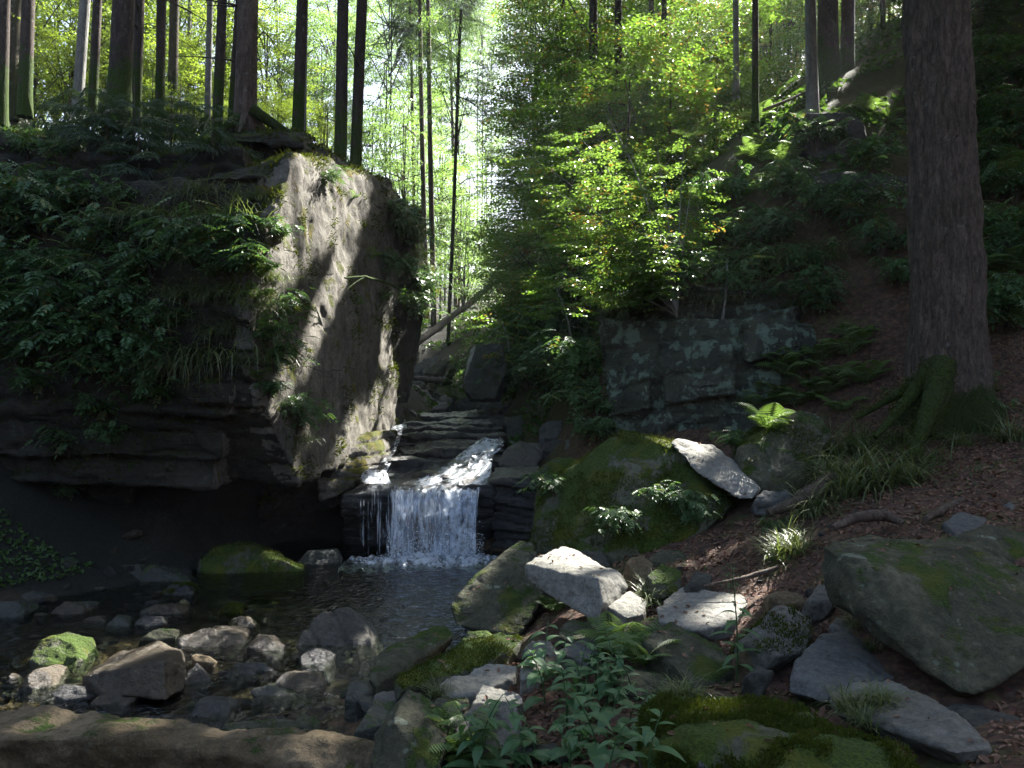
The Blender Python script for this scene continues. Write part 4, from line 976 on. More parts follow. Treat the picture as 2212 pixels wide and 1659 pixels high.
def spray_template(seed, length=0.9, nl=13, leaf=0.085, side=3, kind=4):
    r = np.random.default_rng(seed)
    axes = [(np.zeros(3), np.array([1.0, 0, -0.08]), length)]
    for k in range(side):
        for s in (-1, 1):
            t = (0.18 + 0.62 * (k + r.uniform(0, .7)) / side) * length
            axes.append((np.array([t, 0, -0.05 * t]), np.array([math.cos(0.85), s * math.sin(0.85), -0.1]), length * r.uniform(.35, .5) * (1 - 0.4 * k / side)))
    C, A, N = [], [], []
    for o, d, ln in axes:
        n = max(4, int(nl * ln / length))
        for i in range(n):
            s = 1 if i % 2 else -1
            perp = np.array([-d[1], d[0], 0])
            C.append(o + d * ln * (0.12 + 0.88 * i / n) + r.normal(0, 0.01, 3))
            A.append(d * 0.6 + perp * s * 0.8 + np.array([0, 0, r.normal(-.12, .18)]))
            N.append(np.array([r.normal(0, .28), r.normal(0, .28), 1.0]))
    n = len(C)
    V, F = leafset(np.array(C), np.array(A), np.array(N), leaf * r.uniform(.75, 1.15, n), leaf * r.uniform(.5, .68, n), fold=0.12, curl=0.08, kind=kind)
    t = r.uniform(0, 1, len(F) if kind == 4 else n)
    if kind != 4: t = np.repeat(t, 2)
    return V, F, t

SPRAYS = [spray_template(s) for s in range(4)]
SPRAYS_FINE = [spray_template(s, 0.62, 12, 0.062, 3, 6) for s in (21, 22, 23)]

def spruce_template(seed):
    r = np.random.default_rng(seed)
    C, A, N, L, W = [], [], [], [], []
    for i in range(26):
        t = 0.12 + 0.88 * i / 26
        for s in (-1, 1):
            ln = 0.34 * (1.15 - t) + 0.05
            for k in range(3):
                C.append([t, s * ln * k * 0.3, 0.06 * math.sin(3 * t) - 0.10 * t * t - 0.05 * k])
                A.append([0.5, s * (0.9 - .15 * k), -0.35 - 0.25 * k + r.normal(0, .15)])
                N.append([r.normal(0, .5), r.normal(0, .5), 1])
                L.append(ln * r.uniform(.5, .8)); W.append(0.028)
    V, F = leafset(np.array(C), np.array(A), np.array(N), np.array(L), np.array(W), fold=0.3)
    return V, F, r.uniform(0, 1, len(F))
SPRUCE = [spruce_template(s) for s in (31, 32)]

def fern_frond(seed, length=0.5, pairs=17, droop=1.0, wide=0.30):
    r = np.random.default_rng(seed)
    C, A, N, L, W = [], [], [], [], []
    for i in range(pairs):
        t = 0.14 + 0.86 * i / pairs
        el = math.radians(62) - droop * t * math.radians(95)
        x = length * (.55 * t + .18 * t * t); z = length * (1.25 * t - 0.88 * droop * t * t)
        prof = math.sin(math.pi * min(1, (0.12 + t * 0.95))) ** 0.7 * wide * length + 0.01
        for s in (-1, 1):
            C.append([x, 0, z]); A.append([0.35 * math.cos(el), s, 0.35 * math.sin(el) - 0.22]); N.append([-math.sin(el), 0, math.cos(el) + 0.2])
            L.append(prof * r.uniform(.9, 1.1)); W.append(length / pairs * 0.62)
    V, F = leafset(np.array(C), np.array(A), np.array(N), np.array(L), np.array(W), fold=0.1, curl=0.12, kind=6)
    tt = np.linspace(0, 1, 12); 
    tv, tf = tube(np.stack([length * (.55 * tt + .18 * tt * tt), tt * 0, length * (1.25 * tt - .88 * droop * tt * tt)], 1), np.linspace(.004, .0012, 12), 4)
    return T_of([(V, F, r.uniform(.3, .8, len(F))), (tv, tf, np.full(len(tf), .3))])

def fern_mesh(name, seed, n=9, length=0.5, arc=6.28):
    r = np.random.default_rng(seed)
    b = MB()
    for k in range(n):
        a = arc * (k + r.uniform(-.3, .3)) / n - arc / 2
        M = frames(np.zeros((1, 3)), np.array([[math.cos(a), math.sin(a), r.normal(0, .12)]]), np.array([[r.normal(0, .1), r.normal(0, .1), 1.0]]), r.uniform(.7, 1.1))
        stamp(b, fern_frond(seed * 10 + k, length, droop=r.uniform(.75, 1.15)), M, r, 0.15)
    return b.mesh(name, LEAF['fern'])

def tuft_mesh(name, seed, n=150, length=0.32, droop=1.5, spread=0.05, hang=0.0, width=0.004):
    r = np.random.default_rng(seed)
    b = MB()
    az = r.uniform(-math.pi, math.pi, n)
    if hang: az = r.normal(0, 1.1, n)
    el = np.radians(r.uniform(35, 88, n)) - hang * 0.5
    ln = length * r.uniform(.55, 1.15, n)
    k = droop * r.uniform(.6, 1.3, n)
    pos = np.stack([r.normal(0, spread, n), r.normal(0, spread * (2.2 if hang else 1), n), np.zeros(n)], 1)
    seg = 5
    pts = [pos]
    for i in range(seg):
        e = el - k * (i + .5) / seg
        d = np.stack([np.cos(e) * np.cos(az), np.cos(e) * np.sin(az), np.sin(e)], 1)
        pts.append(pts[-1] + d * (ln / seg)[:, None])
    side = np.stack([-np.sin(az), np.cos(az), az * 0], 1)
    rows = []
    for i, p in enumerate(pts):
        w = width * (1 - (i / seg) ** 1.6) + 0.0005
        rows += [p - side * w, p + side * w]
    V = np.stack(rows, 1).reshape(-1, 3)
    m_ = 2 * (seg + 1)
    F = np.concatenate([np.stack([np.arange(n) * m_ + 2 * i, np.arange(n) * m_ + 2 * i + 1, np.arange(n) * m_ + 2 * i + 3, np.arange(n) * m_ + 2 * i + 2], 1) for i in range(seg)])
    b.add(V, F, np.tile(np.clip(r.beta(1.3, 2, n) , 0, 1), seg))
    return b.mesh(name, LEAF['grass'])

def compound_leaf(seed, pairs=4, leaf=0.055, length=0.20):
    r = np.random.default_rng(seed)
    C, A, N = [], [], []
    for i in range(pairs):
        t = length * (.3 + .62 * i / pairs)
        for s in (-1, 1):
            C.append([t, 0, -.4 * t * t / length]); A.append([.55, s * .85, -.25]); N.append([.15, -s * .15 + r.normal(0, .1), 1])
    C.append([length * .95, 0, -.4 * length]); A.append([1, 0, -.5]); N.append([.4, 0, 1])
    n = len(C)
    V, F = leafset(np.array(C), np.array(A), np.array(N), leaf * r.uniform(.8, 1.2, n), leaf * r.uniform(.42, .55, n), fold=.15, curl=.12, kind=6)
    tt = np.linspace(0, 1, 5)
    tv, tf = tube(np.stack([tt * length, tt * 0, -.4 * length * tt * tt], 1), np.full(5, .0016), 4)
    return T_of([(V, F, np.tile(r.uniform(.2, .9, n), 2)), (tv, tf, np.full(len(tf), .2))])
CLEAF = [compound_leaf(s) for s in (41, 42, 43)]

def shrub_mesh(name, seed, stems=8, height=0.45, leaves=9, hang=0.35, sc=1.0):
    r = np.random.default_rng(seed)
    b = MB()
    for s in range(stems):
        a = r.uniform(-math.pi, math.pi)
        out = np.array([math.cos(a), math.sin(a), 0]) * height * r.uniform(.3, .9) + np.array([hang * height, 0, 0])
        p = bez([0, 0, -.03], out * .3 + np.array([0, 0, height * .8]), out + np.array([0, 0, height * r.uniform(.3, .95)]), 8)
        v, f = tube(p, np.linspace(.005, .002, 8), 5)
        b.add(v, f, 0.3, 1)
        t = np.linspace(.3, 1, leaves)
        pos = np.stack([np.interp(t, np.linspace(0, 1, 8), p[:, k]) for k in range(3)], 1)
        az = a + np.arange(leaves) * 2.4 + r.normal(0, .4, leaves)
        xd = np.stack([np.cos(az), np.sin(az), r.normal(-.05, .2, leaves)], 1)
        M = frames(pos, xd, np.stack([r.normal(0, .15, leaves), r.normal(0, .15, leaves), np.ones(leaves)], 1), r.uniform(.7, 1.15, leaves) * sc)
        for k in range(3):
            stamp(b, CLEAF[k], M[k::3], r, .2)
    return b.mesh(name, [LEAF['shrub'], BARK['twig']])

def blade_leaf(L, W, bend, st=6):
    """A broad pointed leaf folded along its midrib, lying along +x."""
    t = np.linspace(0, 1, st)
    w = W * np.sin(math.pi * t ** .75) ** .9 * .5
    x = L * (t - .12 * bend * t * t); z = L * (.22 * t - bend * .55 * t * t)
    mid = np.stack([x, t * 0, z], 1); l = np.stack([x, w, z + w * .22], 1); rr = np.stack([x, -w, z + w * .22], 1)
    V = np.concatenate([mid, l, rr]); i = np.arange(st - 1)
    return V, np.concatenate([np.stack([i, i + 1, st + i + 1, st + i], 1), np.stack([i, 2 * st + i, 2 * st + i + 1, i + 1], 1)])

def herb_mesh(name, seed, stems=3, height=0.4, leaves=8, L=0.13, W=0.06, spread=.18, lean=.3):
    r = np.random.default_rng(seed)
    b = MB()
    for s in range(stems):
        a = r.uniform(-math.pi, math.pi); base = np.array([r.normal(0, spread * .6), r.normal(0, spread * .6), -.03])
        h = height * r.uniform(.7, 1.1)
        p = bez(base, base + np.array([0, 0, h * .6]), base + np.array([math.cos(a) * h * lean, math.sin(a) * h * lean, h]), 9)
        v, f = tube(p, np.linspace(.0045, .002, 9), 5)
        b.add(v, f, .2)
        for k in range(leaves):
            t = .18 + .82 * k / leaves
            pos = np.array([[np.interp(t, np.linspace(0, 1, 9), p[:, q_]) for q_ in range(3)]])
            az = a + k * 2.4 + r.normal(0, .3)
            g = (1.15 - .65 * t) * r.uniform(.75, 1.15)
            lv, lf = blade_leaf(L * g, W * g, r.uniform(.5, 1.3))
            tt = r.uniform(.1, .9)
            stamp(b, (lv, lf, np.full(len(lf), tt)), frames(pos, np.array([[math.cos(az), math.sin(az), r.normal(.1, .2)]]), np.array([[0, 0, 1.0]]), 1.0), r, .05)
    return b.mesh(name, LEAF['herb'])

FERN = [fern_mesh('fern_a', 51, 9, .5), fern_mesh('fern_b', 52, 7, .45), fern_mesh('fern_c', 53, 11, .55), fern_mesh('fern_d', 54, 5, .42, 3.6)]
TUFT = [tuft_mesh('tuft_a', 61), tuft_mesh('tuft_b', 62, 190, .36, 1.9), tuft_mesh('tuft_c', 63, 110, .26, 1.2, .04)]
HANG = [tuft_mesh('hang_a', 64, 150, .42, 2.0, .07, .2, .0042), tuft_mesh('hang_b', 65, 170, .48, 2.4, .09, .3, .0042)]
SHRUB = [shrub_mesh('shrub_a', 71), shrub_mesh('shrub_b', 72, 10, .5, 10), shrub_mesh('shrub_c', 73, 7, .38, 8, .5), shrub_mesh('shrub_d', 74, 9, .55, 9, .2, 1.15)]
HERB = [herb_mesh('herb_a', 81, 3, .42, 8, .21, .095), herb_mesh('herb_b', 82, 4, .38, 8, .16, .065), herb_mesh('herb_c', 83, 3, .34, 7, .17, .06)]

def put(name, me, u, v, label, cat, group=None, sc=1.0, rz=None, sink=0.02, flip=False):
    loc, nor = hit(u, v)
    o = bpy.data.objects.new(name, me)
    COL.objects.link(o)
    o.location = loc - np.array([0, 0, sink])
    if rz is None:
        rz = math.atan2(nor[1], nor[0]) if abs(nor[2]) < .93 else random.uniform(-3, 3)
        rz += random.uniform(-.3, .3)
    s = sc * random.uniform(.9, 1.1)
    o.rotation_euler = (0, 0, rz)
    o.scale = (s, s, s)
    return tag(o, label, cat, group)

PLANTS = []
def later(*a, **k): PLANTS.append((a, k))
# --- overgrown broken side of the outcrop
G1 = 'leafy shrubs growing on the broken side of the outcrop'
L1 = 'dark green compound-leaved shrub rooted on the fern-grown side of the overhanging outcrop'
for i, (u, v, s) in enumerate([(60, 340, .9), (130, 350, .9), (205, 450, 1.1), (100, 520, 1.3), (30, 560, 1.3), (60, 640, 1.4), (180, 690, 1.5), (100, 770, 1.4), (195, 790, 1.4), (300, 850, 1.2), (235, 905, 1.1), (20, 720, 1.3),
      (150, 610, 1.2), (250, 640, 1.1), (330, 590, 1.0), (10, 460, 1.2), (150, 470, .9), (290, 520, 1.0), (90, 850, 1.0), (270, 740, 1.1), (370, 720, .9), (30, 800, 1.1), (350, 870, .9), (150, 980, .7), (250, 960, .8), (130, 420, .8), (280, 440, .8), (60, 500, 1.2), (240, 560, 1.2), (140, 730, 1.3), (40, 690, 1.3), (230, 830, 1.2), (330, 790, 1.0), (200, 740, 1.2), (360, 540, .9), (420, 560, .9), (20, 620, 1.2), (110, 660, 1.2), (300, 660, 1.0)]):
    later('shrub', SHRUB[i % 4], u, v, L1, 'shrub', G1, sc=s)
for i, (u, v, s, lab) in enumerate([(505, 560, 1.3, 'bright green shrub catching sun at the upper edge of the sunlit rock face'), (520, 610, 1.2, 'sunlit shrub spilling over the edge of the upright face below the bright green shrub'), (570, 740, .9, 'shrub hanging in shade on the middle of the upright rock face'), (590, 800, .7, 'small yellowing shrub under the shrub on the upright rock face'),
      (830, 600, .9, 'shrub with pale top on the shaded upper wall of the outcrop'), (890, 620, .9, 'shrub at the streamside corner of the outcrop'), (870, 660, .8, 'dark shrub below the corner shrub of the outcrop'), (640, 930, .7, 'small bush on a ledge near the base of the upright face'), (880, 540, 1.0, 'grey-green bush drooping from the streamside brow of the outcrop'), (840, 470, .8, 'low bush under the moss-capped brow of the outcrop'),
      (150, 1070, .6, 'small bright herb at the foot of the outcrop above the green bank')]):
    later('shrub', SHRUB[i % 4], u, v, lab, 'shrub', sc=s)
for i, (u, v, s) in enumerate([(800, 560, .7), (850, 520, .9), (825, 650, .7), (880, 690, .8), (905, 560, .9), (860, 590, .8), (770, 660, .5), (895, 650, .9), (840, 560, .7), (870, 500, .9), (900, 500, .9), (700, 400, .5), (760, 430, .5), (590, 520, .7), (560, 600, .8), (600, 690, .6), (550, 650, .8), (580, 860, .6), (560, 820, .7), (610, 900, .5)]):
    later('shrub' if i % 2 else 'fern', SHRUB[i % 4] if i % 2 else FERN[3], u, v, 'small plant rooted in a crack of the upright rock face', 'shrub' if i % 2 else 'fern', 'plants in the cracks of the upright face', sc=s)
GH = 'grass tufts hanging on the outcrop'
for i, (u, v, s, lab) in enumerate([(545, 430, .8, 'grass tuft on the mossy step at the top corner of the upright face'), (580, 600, .7, 'grass fringe on the lit edge above the shaded hanging shrub'), (545, 780, .9, 'dark grass tuft at the lower edge of the upright face'), (430, 420, 1.0, 'grass tuft on the mossy bed under the outcrop cap'), (500, 480, 1.2, 'pale long grass tuft hanging beside the top of the upright face'), (420, 500, 1.2, 'blue-green grass tuft on the ledge beside the pale hanging tuft'), (400, 640, 1.2, 'dry seeding grass tuft in half sun on the outcrop'), (440, 780, 1.3, 'long grey grass tuft spilling from the mossy corner of the outcrop'),
      (380, 790, 1.0, 'grass tuft beside the long grey spilling tuft'), (350, 520, 1.0, 'thin grass tuft among the shrubs above the dry tuft'), (470, 640, 1.0, 'grass tuft between the dry tuft and the sunlit shrub'), (560, 660, .8, 'yellow grass fringe on the lit edge of the upright face'), (650, 950, .7, 'whitish grass tuft on a ledge near the base of the upright face'), (860, 490, 1.1, 'drooping grass tuft below the moss-capped brow'), (885, 560, 1.0, 'dry grass hanging at the streamside brow'), (310, 470, .9, 'small grass tuft under the grassy ledge of the outcrop'), (430, 560, 1.1, 'dense grass tuft below the blue-green ledge tuft'), (340, 690, 1.0, 'wispy grass tuft under the dry seeding tuft'), (470, 720, 1.0, 'short grass tuft on the corner above the long grey tuft')]):
    later('grass_tuft', HANG[i % 2], u, v, lab, 'grass tuft', sc=s)
for i, (u, v, s) in enumerate([(330, 690, 1.0), (300, 690, .9), (360, 760, .9), (330, 800, .8), (390, 700, .8), (250, 700, .9), (560, 590, .7), (460, 600, .8), (880, 590, .8), (290, 600, .8), (180, 540, .9)]):
    later('fern', FERN[3 if i % 2 else 1], u, v, 'small drooping fern on the shaded side of the overhanging outcrop', 'fern', 'ferns on the outcrop', sc=s)
for i, (u, v, s) in enumerate([(150, 300, 1.4), (90, 290, 1.3), (460, 330, 1.0), (200, 300, 1.2), (390, 280, 1.3), (300, 380, 1.2), (260, 262, 1.5), (330, 290, 1.5), (420, 300, 1.2), (230, 330, 1.2), (290, 330, 1.3), (370, 330, 1.2)]):
    later('spruce_sapling', None, u, v, 'low drooping spruce sapling on the mossy brow under the trunks', 'sapling', 'spruce saplings on the brow', sc=s)
# --- bank of the big spruce
for i, (u, v, s, lab) in enumerate([(1700, 815, 1.0, 'fern with pale upper fronds beside the lichened rock wall'), (1760, 845, 1.1, 'large pale-tipped fern above the rounded lichened boulder'), (1835, 770, 1.0, 'broad arching fern on the slope near the big spruce'), (1720, 880, 1.0, 'fern leaning over the top of the rounded lichened boulder'), (1815, 890, .9, 'blue-green fern between the rounded boulder and the spruce roots'), (1870, 830, .8, 'small fern at the litter beside the spruce roots'), (1850, 735, .9, 'dark fern above the broad arching fern'), (1800, 815, .9, 'fern between the large pale-tipped fern and the spruce')]):
    later('fern', FERN[i % 3], u, v, lab, 'fern', sc=s)
for i, (u, v, s, lab) in enumerate([(1790, 985, 1.1, 'pale grass tuft hanging beside the rounded lichened boulder'), (1870, 985, 1.1, 'large arching grass tuft below the spruce roots'), (1930, 960, 1.1, 'grass tuft against the mossy spruce root'), (1980, 1010, 1.1, 'grass tuft at the path side under the spruce'), (1880, 1050, 1.3, 'green grass tuft above the path bend'), (1950, 1045, 1.3, 'broad green grass tuft on the path edge below the spruce'), (1830, 1070, 1.0, 'grass tuft spreading over the root at the path'), (1760, 1110, .9, 'low grass tuft beside the gnarled root'), (1725, 1190, .9, 'sunlit grass tuft beside the huge shaded boulder'), (1700, 1165, .7, 'small shining grass tuft above the sunlit path'), (1985, 950, .8, 'dark grass tuft behind the mossy spruce root'), (2080, 960, .7, 'sparse grass tuft on the litter beyond the spruce'), (2180, 950, .9, 'grass tuft at the far edge of the path'), (1410, 1300, .7, 'grass tuft between the bright block and the flat pale slab'), (1690, 1205, 1.0, 'dry grass tuft at the corner of the huge shaded boulder'), (1860, 960, 1.0, 'yellowish grass tuft beside the large arching tuft'), (1790, 1040, 1.0, 'grass tuft under the pale hanging tuft')]):
    later('grass_tuft', TUFT[i % 3], u, v, lab, 'grass tuft', sc=s * 1.3)
for i, (u, v, s) in enumerate([(1480, 1110, .6), (1450, 1095, .6), (1500, 1130, .5), (1340, 1150, .5), (1330, 1130, .4), (1590, 970, .5), (1660, 1150, .4), (2040, 860, .6), (2060, 885, .6), (2100, 840, .6), (2150, 900, .6), (1960, 880, .5)]):
    later('herb', SHRUB[i % 4], u, v, 'small feathery herb growing between the boulders and roots of the far bank', 'herb', 'small herbs on the bank', sc=s)
# --- slope above the lichened wall and beyond the spruce
LS = 'leafy plant in shade on the steep slope above the lichened rock wall'
for i, (u, v, s) in enumerate([(1490, 620, 1.2), (1620, 610, 1.2), (1750, 590, 1.2), (1850, 500, 1.3), (1780, 470, 1.2), (1900, 560, 1.1), (1560, 520, 1.2), (1700, 440, 1.2), (1890, 380, 1.3), (1640, 540, 1.1), (1580, 440, 1.3), (1760, 660, 1.0), (1690, 520, 1.1), (1760, 330, 1.4), (1430, 640, 1.0), (1370, 650, 1.0), (1940, 620, 0.9)]):
    later('shrub', SHRUB[i % 4], u, v, LS, 'shrub', 'plants on the shaded slope', sc=s * 1.15)
for i, (u, v, s) in enumerate([(2130, 180, 1.6), (2180, 120, 1.6), (2140, 330, 1.5), (2190, 380, 1.5), (2160, 500, 1.4), (2190, 600, 1.4), (2150, 640, 1.3), (2200, 250, 1.5), (2130, 430, 1.4), (2200, 700, 1.2), (2205, 480, 1.4), (2150, 60, 1.6)]):
    later('fern', FERN[i % 3], u, v, 'dim fern on the dark slope beyond the big spruce', 'fern', 'ferns on the slope beyond the spruce', sc=s)
for i, (u, v, s, lab) in enumerate([(1650, 345, 1.8, 'brightly sunlit spreading fern on the slope brow'), (1580, 300, 1.5, 'sunlit leafy fern behind the bright spreading fern'), (1700, 355, 1.4, 'pale feathery fern beside the bright spreading fern'), (1530, 440, 1.3, 'fern with shining fronds above the sapling foot'), (1600, 430, 1.2, 'half-lit fern under the bright spreading fern'), (1640, 270, 1.3, 'tall sunlit plant standing above the bright spreading fern'), (1540, 350, 1.3, 'green fern in sun between sapling and slope brow'), (1490, 300, 1.2, 'sunlit fern behind the pale stem of the sapling'), (1680, 400, 1.1, 'ferny clump at the shadow edge of the slope brow'), (1880, 245, 1.2, 'broad-leaved fern by the square stone on the upper slope'), (1920, 255, 1.2, 'yellow-green fern touching the big spruce high on the slope')]):
    later('fern', FERN[i % 3], u, v, lab, 'fern', sc=s * .85)
for i, (u, v, s) in enumerate([(1560, 560, 1.2), (1610, 580, 1.2), (1530, 590, 1.2), (1660, 580, 1.1), (1780, 560, 1.1), (1740, 540, 1.1)]):
    later('dry_grass', HANG[i % 2], u, v, 'brown dry grass tuft hanging on the slope above the lichened wall', 'grass tuft', 'dry grass above the wall', sc=s)
for i, (u, v, s) in enumerate([(1330, 665, .9), (1400, 650, 1.0), (1470, 645, .9), (1540, 650, .9), (1600, 640, 1.0), (1660, 650, .8), (1720, 660, .9), (1770, 680, .8)]):
    later('shrub' if i % 3 else 'grass_tuft', SHRUB[i % 4] if i % 3 else HANG[i % 2], u, v, 'shaded plant hanging over the face of the lichened rock wall', 'shrub' if i % 3 else 'grass tuft', 'plants hanging over the wall', sc=s)
for i, (u, v, s) in enumerate([(2140, 150, 1.6), (2190, 200, 1.6), (2120, 270, 1.6), (2170, 300, 1.5), (2130, 380, 1.4), (2190, 440, 1.4), (2140, 520, 1.4), (2180, 570, 1.3), (2200, 330, 1.5), (2135, 590, 1.2), (2190, 660, 1.2), (2160, 720, 1.1), (2120, 60, 1.7), (2190, 30, 1.7)]):
    later('shrub', SHRUB[i % 4], u, v, 'dim leafy plant on the dark slope beyond the big spruce', 'shrub', 'leafy plants beyond the spruce', sc=s)
for i, (u, v, s) in enumerate([(1640, 880, .9), (1670, 860, .9), (1660, 930, .8), (1690, 790, .9), (1740, 800, 1.0), (1780, 780, .9), (1790, 850, .9), (1740, 870, .9)]):
    later('fern', FERN[i % 3], u, v, 'green fern in the fern bed between the lichened wall and the big spruce', 'fern', 'ferns of the bed by the wall', sc=s)
# --- shrubs by the cascade
for i, (u, v, s) in enumerate([(1110, 820, 1.5), (1160, 810, 1.6), (1210, 820, 1.5), (1090, 850, 1.1), (1140, 845, 1.3), (1230, 850, 1.3), (1270, 860, 1.2), (1180, 780, 1.5), (1250, 800, 1.4), (1290, 910, 1.2), (1300, 950, 1.0), (1270, 830, 1.3), (1100, 795, 1.2), (1120, 755, 1.5), (1150, 745, 1.5), (1230, 760, 1.5)]):
    later('shrub', SHRUB[i % 4], u, v, 'dark leafy shrub on the shaded bank between the cascade and the lichened wall', 'shrub', 'shrubs on the cascade bank', sc=s * 1.1)
for i, (u, v, s) in enumerate([(1200, 1070, .6), (1180, 1050, .5), (1310, 940, .8)]):
    later('herb', SHRUB[i % 4], u, v, 'little herb on the wet rocks next to the waterfall', 'herb', 'herbs by the waterfall', sc=s)
# --- near herbs among the boulders
for i, (u, v, s, lab) in enumerate([(1330, 1640, 1.0, 'big-leaved herb leaning over the lower edge stones'), (1265, 1600, .9, 'big-leaved herb beside the bare soil patch'), (1380, 1590, .9, 'broad-leaved herb against the moss of the big dark boulder'), (1220, 1520, .9, 'slender leafy herb behind the square lichened block'), (1270, 1490, 1.0, 'leafy herb clump between the herbs and the grey tilted stone'), (1330, 1510, 1.0, 'tall leafy herb in front of the lichened grey boulder'), (1190, 1480, .8, 'pale herb by the small upright sunlit stone'), (1100, 1655, .9, 'broad yellow-green leaf plant at the bottom edge of the view'), (1150, 1655, .9, 'leafy plant at the bottom edge beside the low dark stone'), (1230, 1650, .8, 'dim herb under the big-leaved herb'), (1300, 1550, .9, 'herb with drooping leaves over the soil patch'), (1390, 1650, .8, 'small-leaved herb at the foot of the big dark boulder')]):
    later('herb', HERB[i % 3], u, v, lab, 'herb', sc=s, rz=i * 1.3)
for i, (u, v, s, lab) in enumerate([(1335, 1420, .9, 'sunlit fern beside the lichened grey boulder'), (1320, 1400, .7, 'yellow-green fern behind the sunlit fern'), (1395, 1440, .6, 'small fern under the lichened grey boulder'), (1195, 1320, .5, 'tiny fern in the gap under the bright block'), (960, 1560, .4, 'small yellow-green plant on the pointed dark slab'), (1000, 1625, .6, 'fern sprig at the foot of the square lichened block'), (1020, 1655, .6, 'pale fern sprig at the bottom edge near the square block')]):
    later('fern', FERN[i % 3], u, v, lab, 'fern', sc=s)
for i, (u, v, s, lab) in enumerate([(1325, 1385, .7, 'fresh green grass tuft at the grey tilted stone'), (1855, 1345, .5, 'grass tuft under the lip of the huge shaded boulder'), (1890, 1400, .5, 'pale wisp of grass on the tilted blue-grey slab'), (1840, 1530, .6, 'fresh grass on the long low slab'), (1900, 1520, .6, 'green grass clump in the middle of the long low slab'), (1880, 1560, .5, 'short grass at the edge of the long low slab'), (945, 1495, .4, 'little bright grass tuft at the end of the low pale slab'), (1480, 1500, .5, 'short grass along the top of the big dark boulder'), (1440, 1500, .5, 'grass fringe behind the big dark boulder')]):
    later('grass_tuft', TUFT[i % 3], u, v, lab, 'grass tuft', sc=s)

SPR_SAP = MB()
r_ = np.random.default_rng(5)
for k in range(10):
    a = k * 2.4
    stamp(SPR_SAP, SPRUCE[k % 2], frames(np.array([[0, 0, .08 + .05 * k]]), np.array([[math.cos(a), math.sin(a), -.1]]), np.array([[0, 0, 1.0]]), .55 - .03 * k), r_)
v_, f_ = tube([[0, 0, -.05], [0, 0, .3], [0, 0, .7]], [.012, .008, .003], 5)
SPR_SAP.add(v_, f_, .2, 1)
SPR_SAP = SPR_SAP.mesh('spruce_sapling', [LEAF['spruce'], BARK['twig']])
for a, k in PLANTS:
    a = list(a)
    if a[1] is None: a[1] = SPR_SAP
    put(*a, **k)

# tall single-stemmed herb on the path stones
b = MB(); r_ = np.random.default_rng(6)
p_ = bez([0, 0, -.03], [0.01, 0, .25], [-.03, 0, .52], 10)
v_, f_ = tube(p_, np.linspace(.005, .0025, 10), 6); b.add(v_, f_, .2)
for k in range(16):
    t = .12 + .62 * k / 16; az = k * 2.4
    lv, lf = blade_leaf(.15 * r_.uniform(.8, 1.1), .038, r_.uniform(.6, 1.2))
    stamp(b, (lv, lf, np.full(len(lf), .6)), frames(np.array([[np.interp(t, np.linspace(0, 1, 10), p_[:, i]) for i in range(3)]]), np.array([[math.cos(az), math.sin(az), .1]]), np.array([[0, 0, 1.0]]), 1.0), r_, .1)
nb = 60
C = np.stack([r_.normal(-.03, .02, nb), r_.normal(0, .02, nb), r_.uniform(.42, .58, nb)], 1)
V, F = leafset(C, r_.normal(0, 1, (nb, 3)) + [0, 0, .8], r_.normal(0, 1, (nb, 3)), .02, .006); b.add(V, F, .8)
put('herb', b.mesh('tall_herb', LEAF['herb']), 1593, 1462, 'tall single-stemmed herb with long pale leaves and a seed head beside the path', 'herb', sc=1.0, rz=.4)

# ------------------------------------------------------------------ litter, cover and moss
rng = np.random.default_rng(12)
def scatter_down(n, x0, x1, y0, y1, test):
    out = []
    for x, y in zip(rng.uniform(x0, x1, n), rng.uniform(y0, y1, n)):
        ok, loc, nor, idx, ob, mt = SC.ray_cast(DG, Vector((x, y, 26)), Vector((0, 0, -1)))
        if ok and test(ob, loc, nor): out.append((*loc, *nor))
    return np.array(out)
def lie(pts, L, ratio, kind, lift=.008, tilt=.35):
    n = len(pts)
    C, N = pts[:, :3], unit(pts[:, 3:] + rng.normal(0, tilt, (n, 3)))
    A = unit(np.cross(N, rng.normal(0, 1, (n, 3))))
    ln = L * rng.uniform(.6, 1.3, n)
    return leafset(C + np.array([0, 0, lift]) - A * ln[:, None] * .5, A, N, ln, ln * ratio, fold=.2, curl=.15, kind=kind)
pts = scatter_down(30000, -.6, 5.5, 2.4, 9.5, lambda ob, l, nn: (ob.name == 'ground' and l.z > .2) or (ob.name.startswith(('stone', 'boulder')) and nn.z > .85 and random.random() < .05))
b = MB(); V, F = lie(pts, .032, .55, 6); b.add(V, F, np.tile(rng.uniform(0, 1, len(pts)), (2, 1)).T.ravel())
pts = scatter_down(3500, -.4, 5.0, 2.4, 8.5, lambda ob, l, nn: ob.name == 'ground' and l.z > .2 and noise3(np.array([[l.x * 2, l.y * 2, 7.0]]))[0] > .05)
V, F = lie(pts, .065, .5, 6, .012, .5); b.add(V, F, np.tile(rng.uniform(0, 1, len(pts)), (2, 1)).T.ravel())
tw = MB(); pts = scatter_down(500, -.4, 5.0, 2.4, 8.5, lambda ob, l, nn: ob.name == 'ground' and l.z > .2)
V, F = lie(pts, .16, .035, 4, .02, .3); tw.add(V, F, rng.uniform(0, 1, len(F)))
tag(tw.build('twig_litter', BARK['twig']), 'thin dry twigs scattered over the path and bank', 'twigs', kind='stuff')
tag(b.build('leaf_litter', LEAF['litter']), 'reddish brown fallen leaves strewn over the path and bank', 'fallen leaves', kind='stuff')
b = MB()
pts = scatter_down(5500, -7, -4.2, 7.0, 10.5, lambda ob, l, nn: ob.name == 'ground' and l.z > .1)
V, F = lie(pts, .05, .7, 4, .03, .5); b.add(V, F, rng.uniform(0, 1, len(F)))
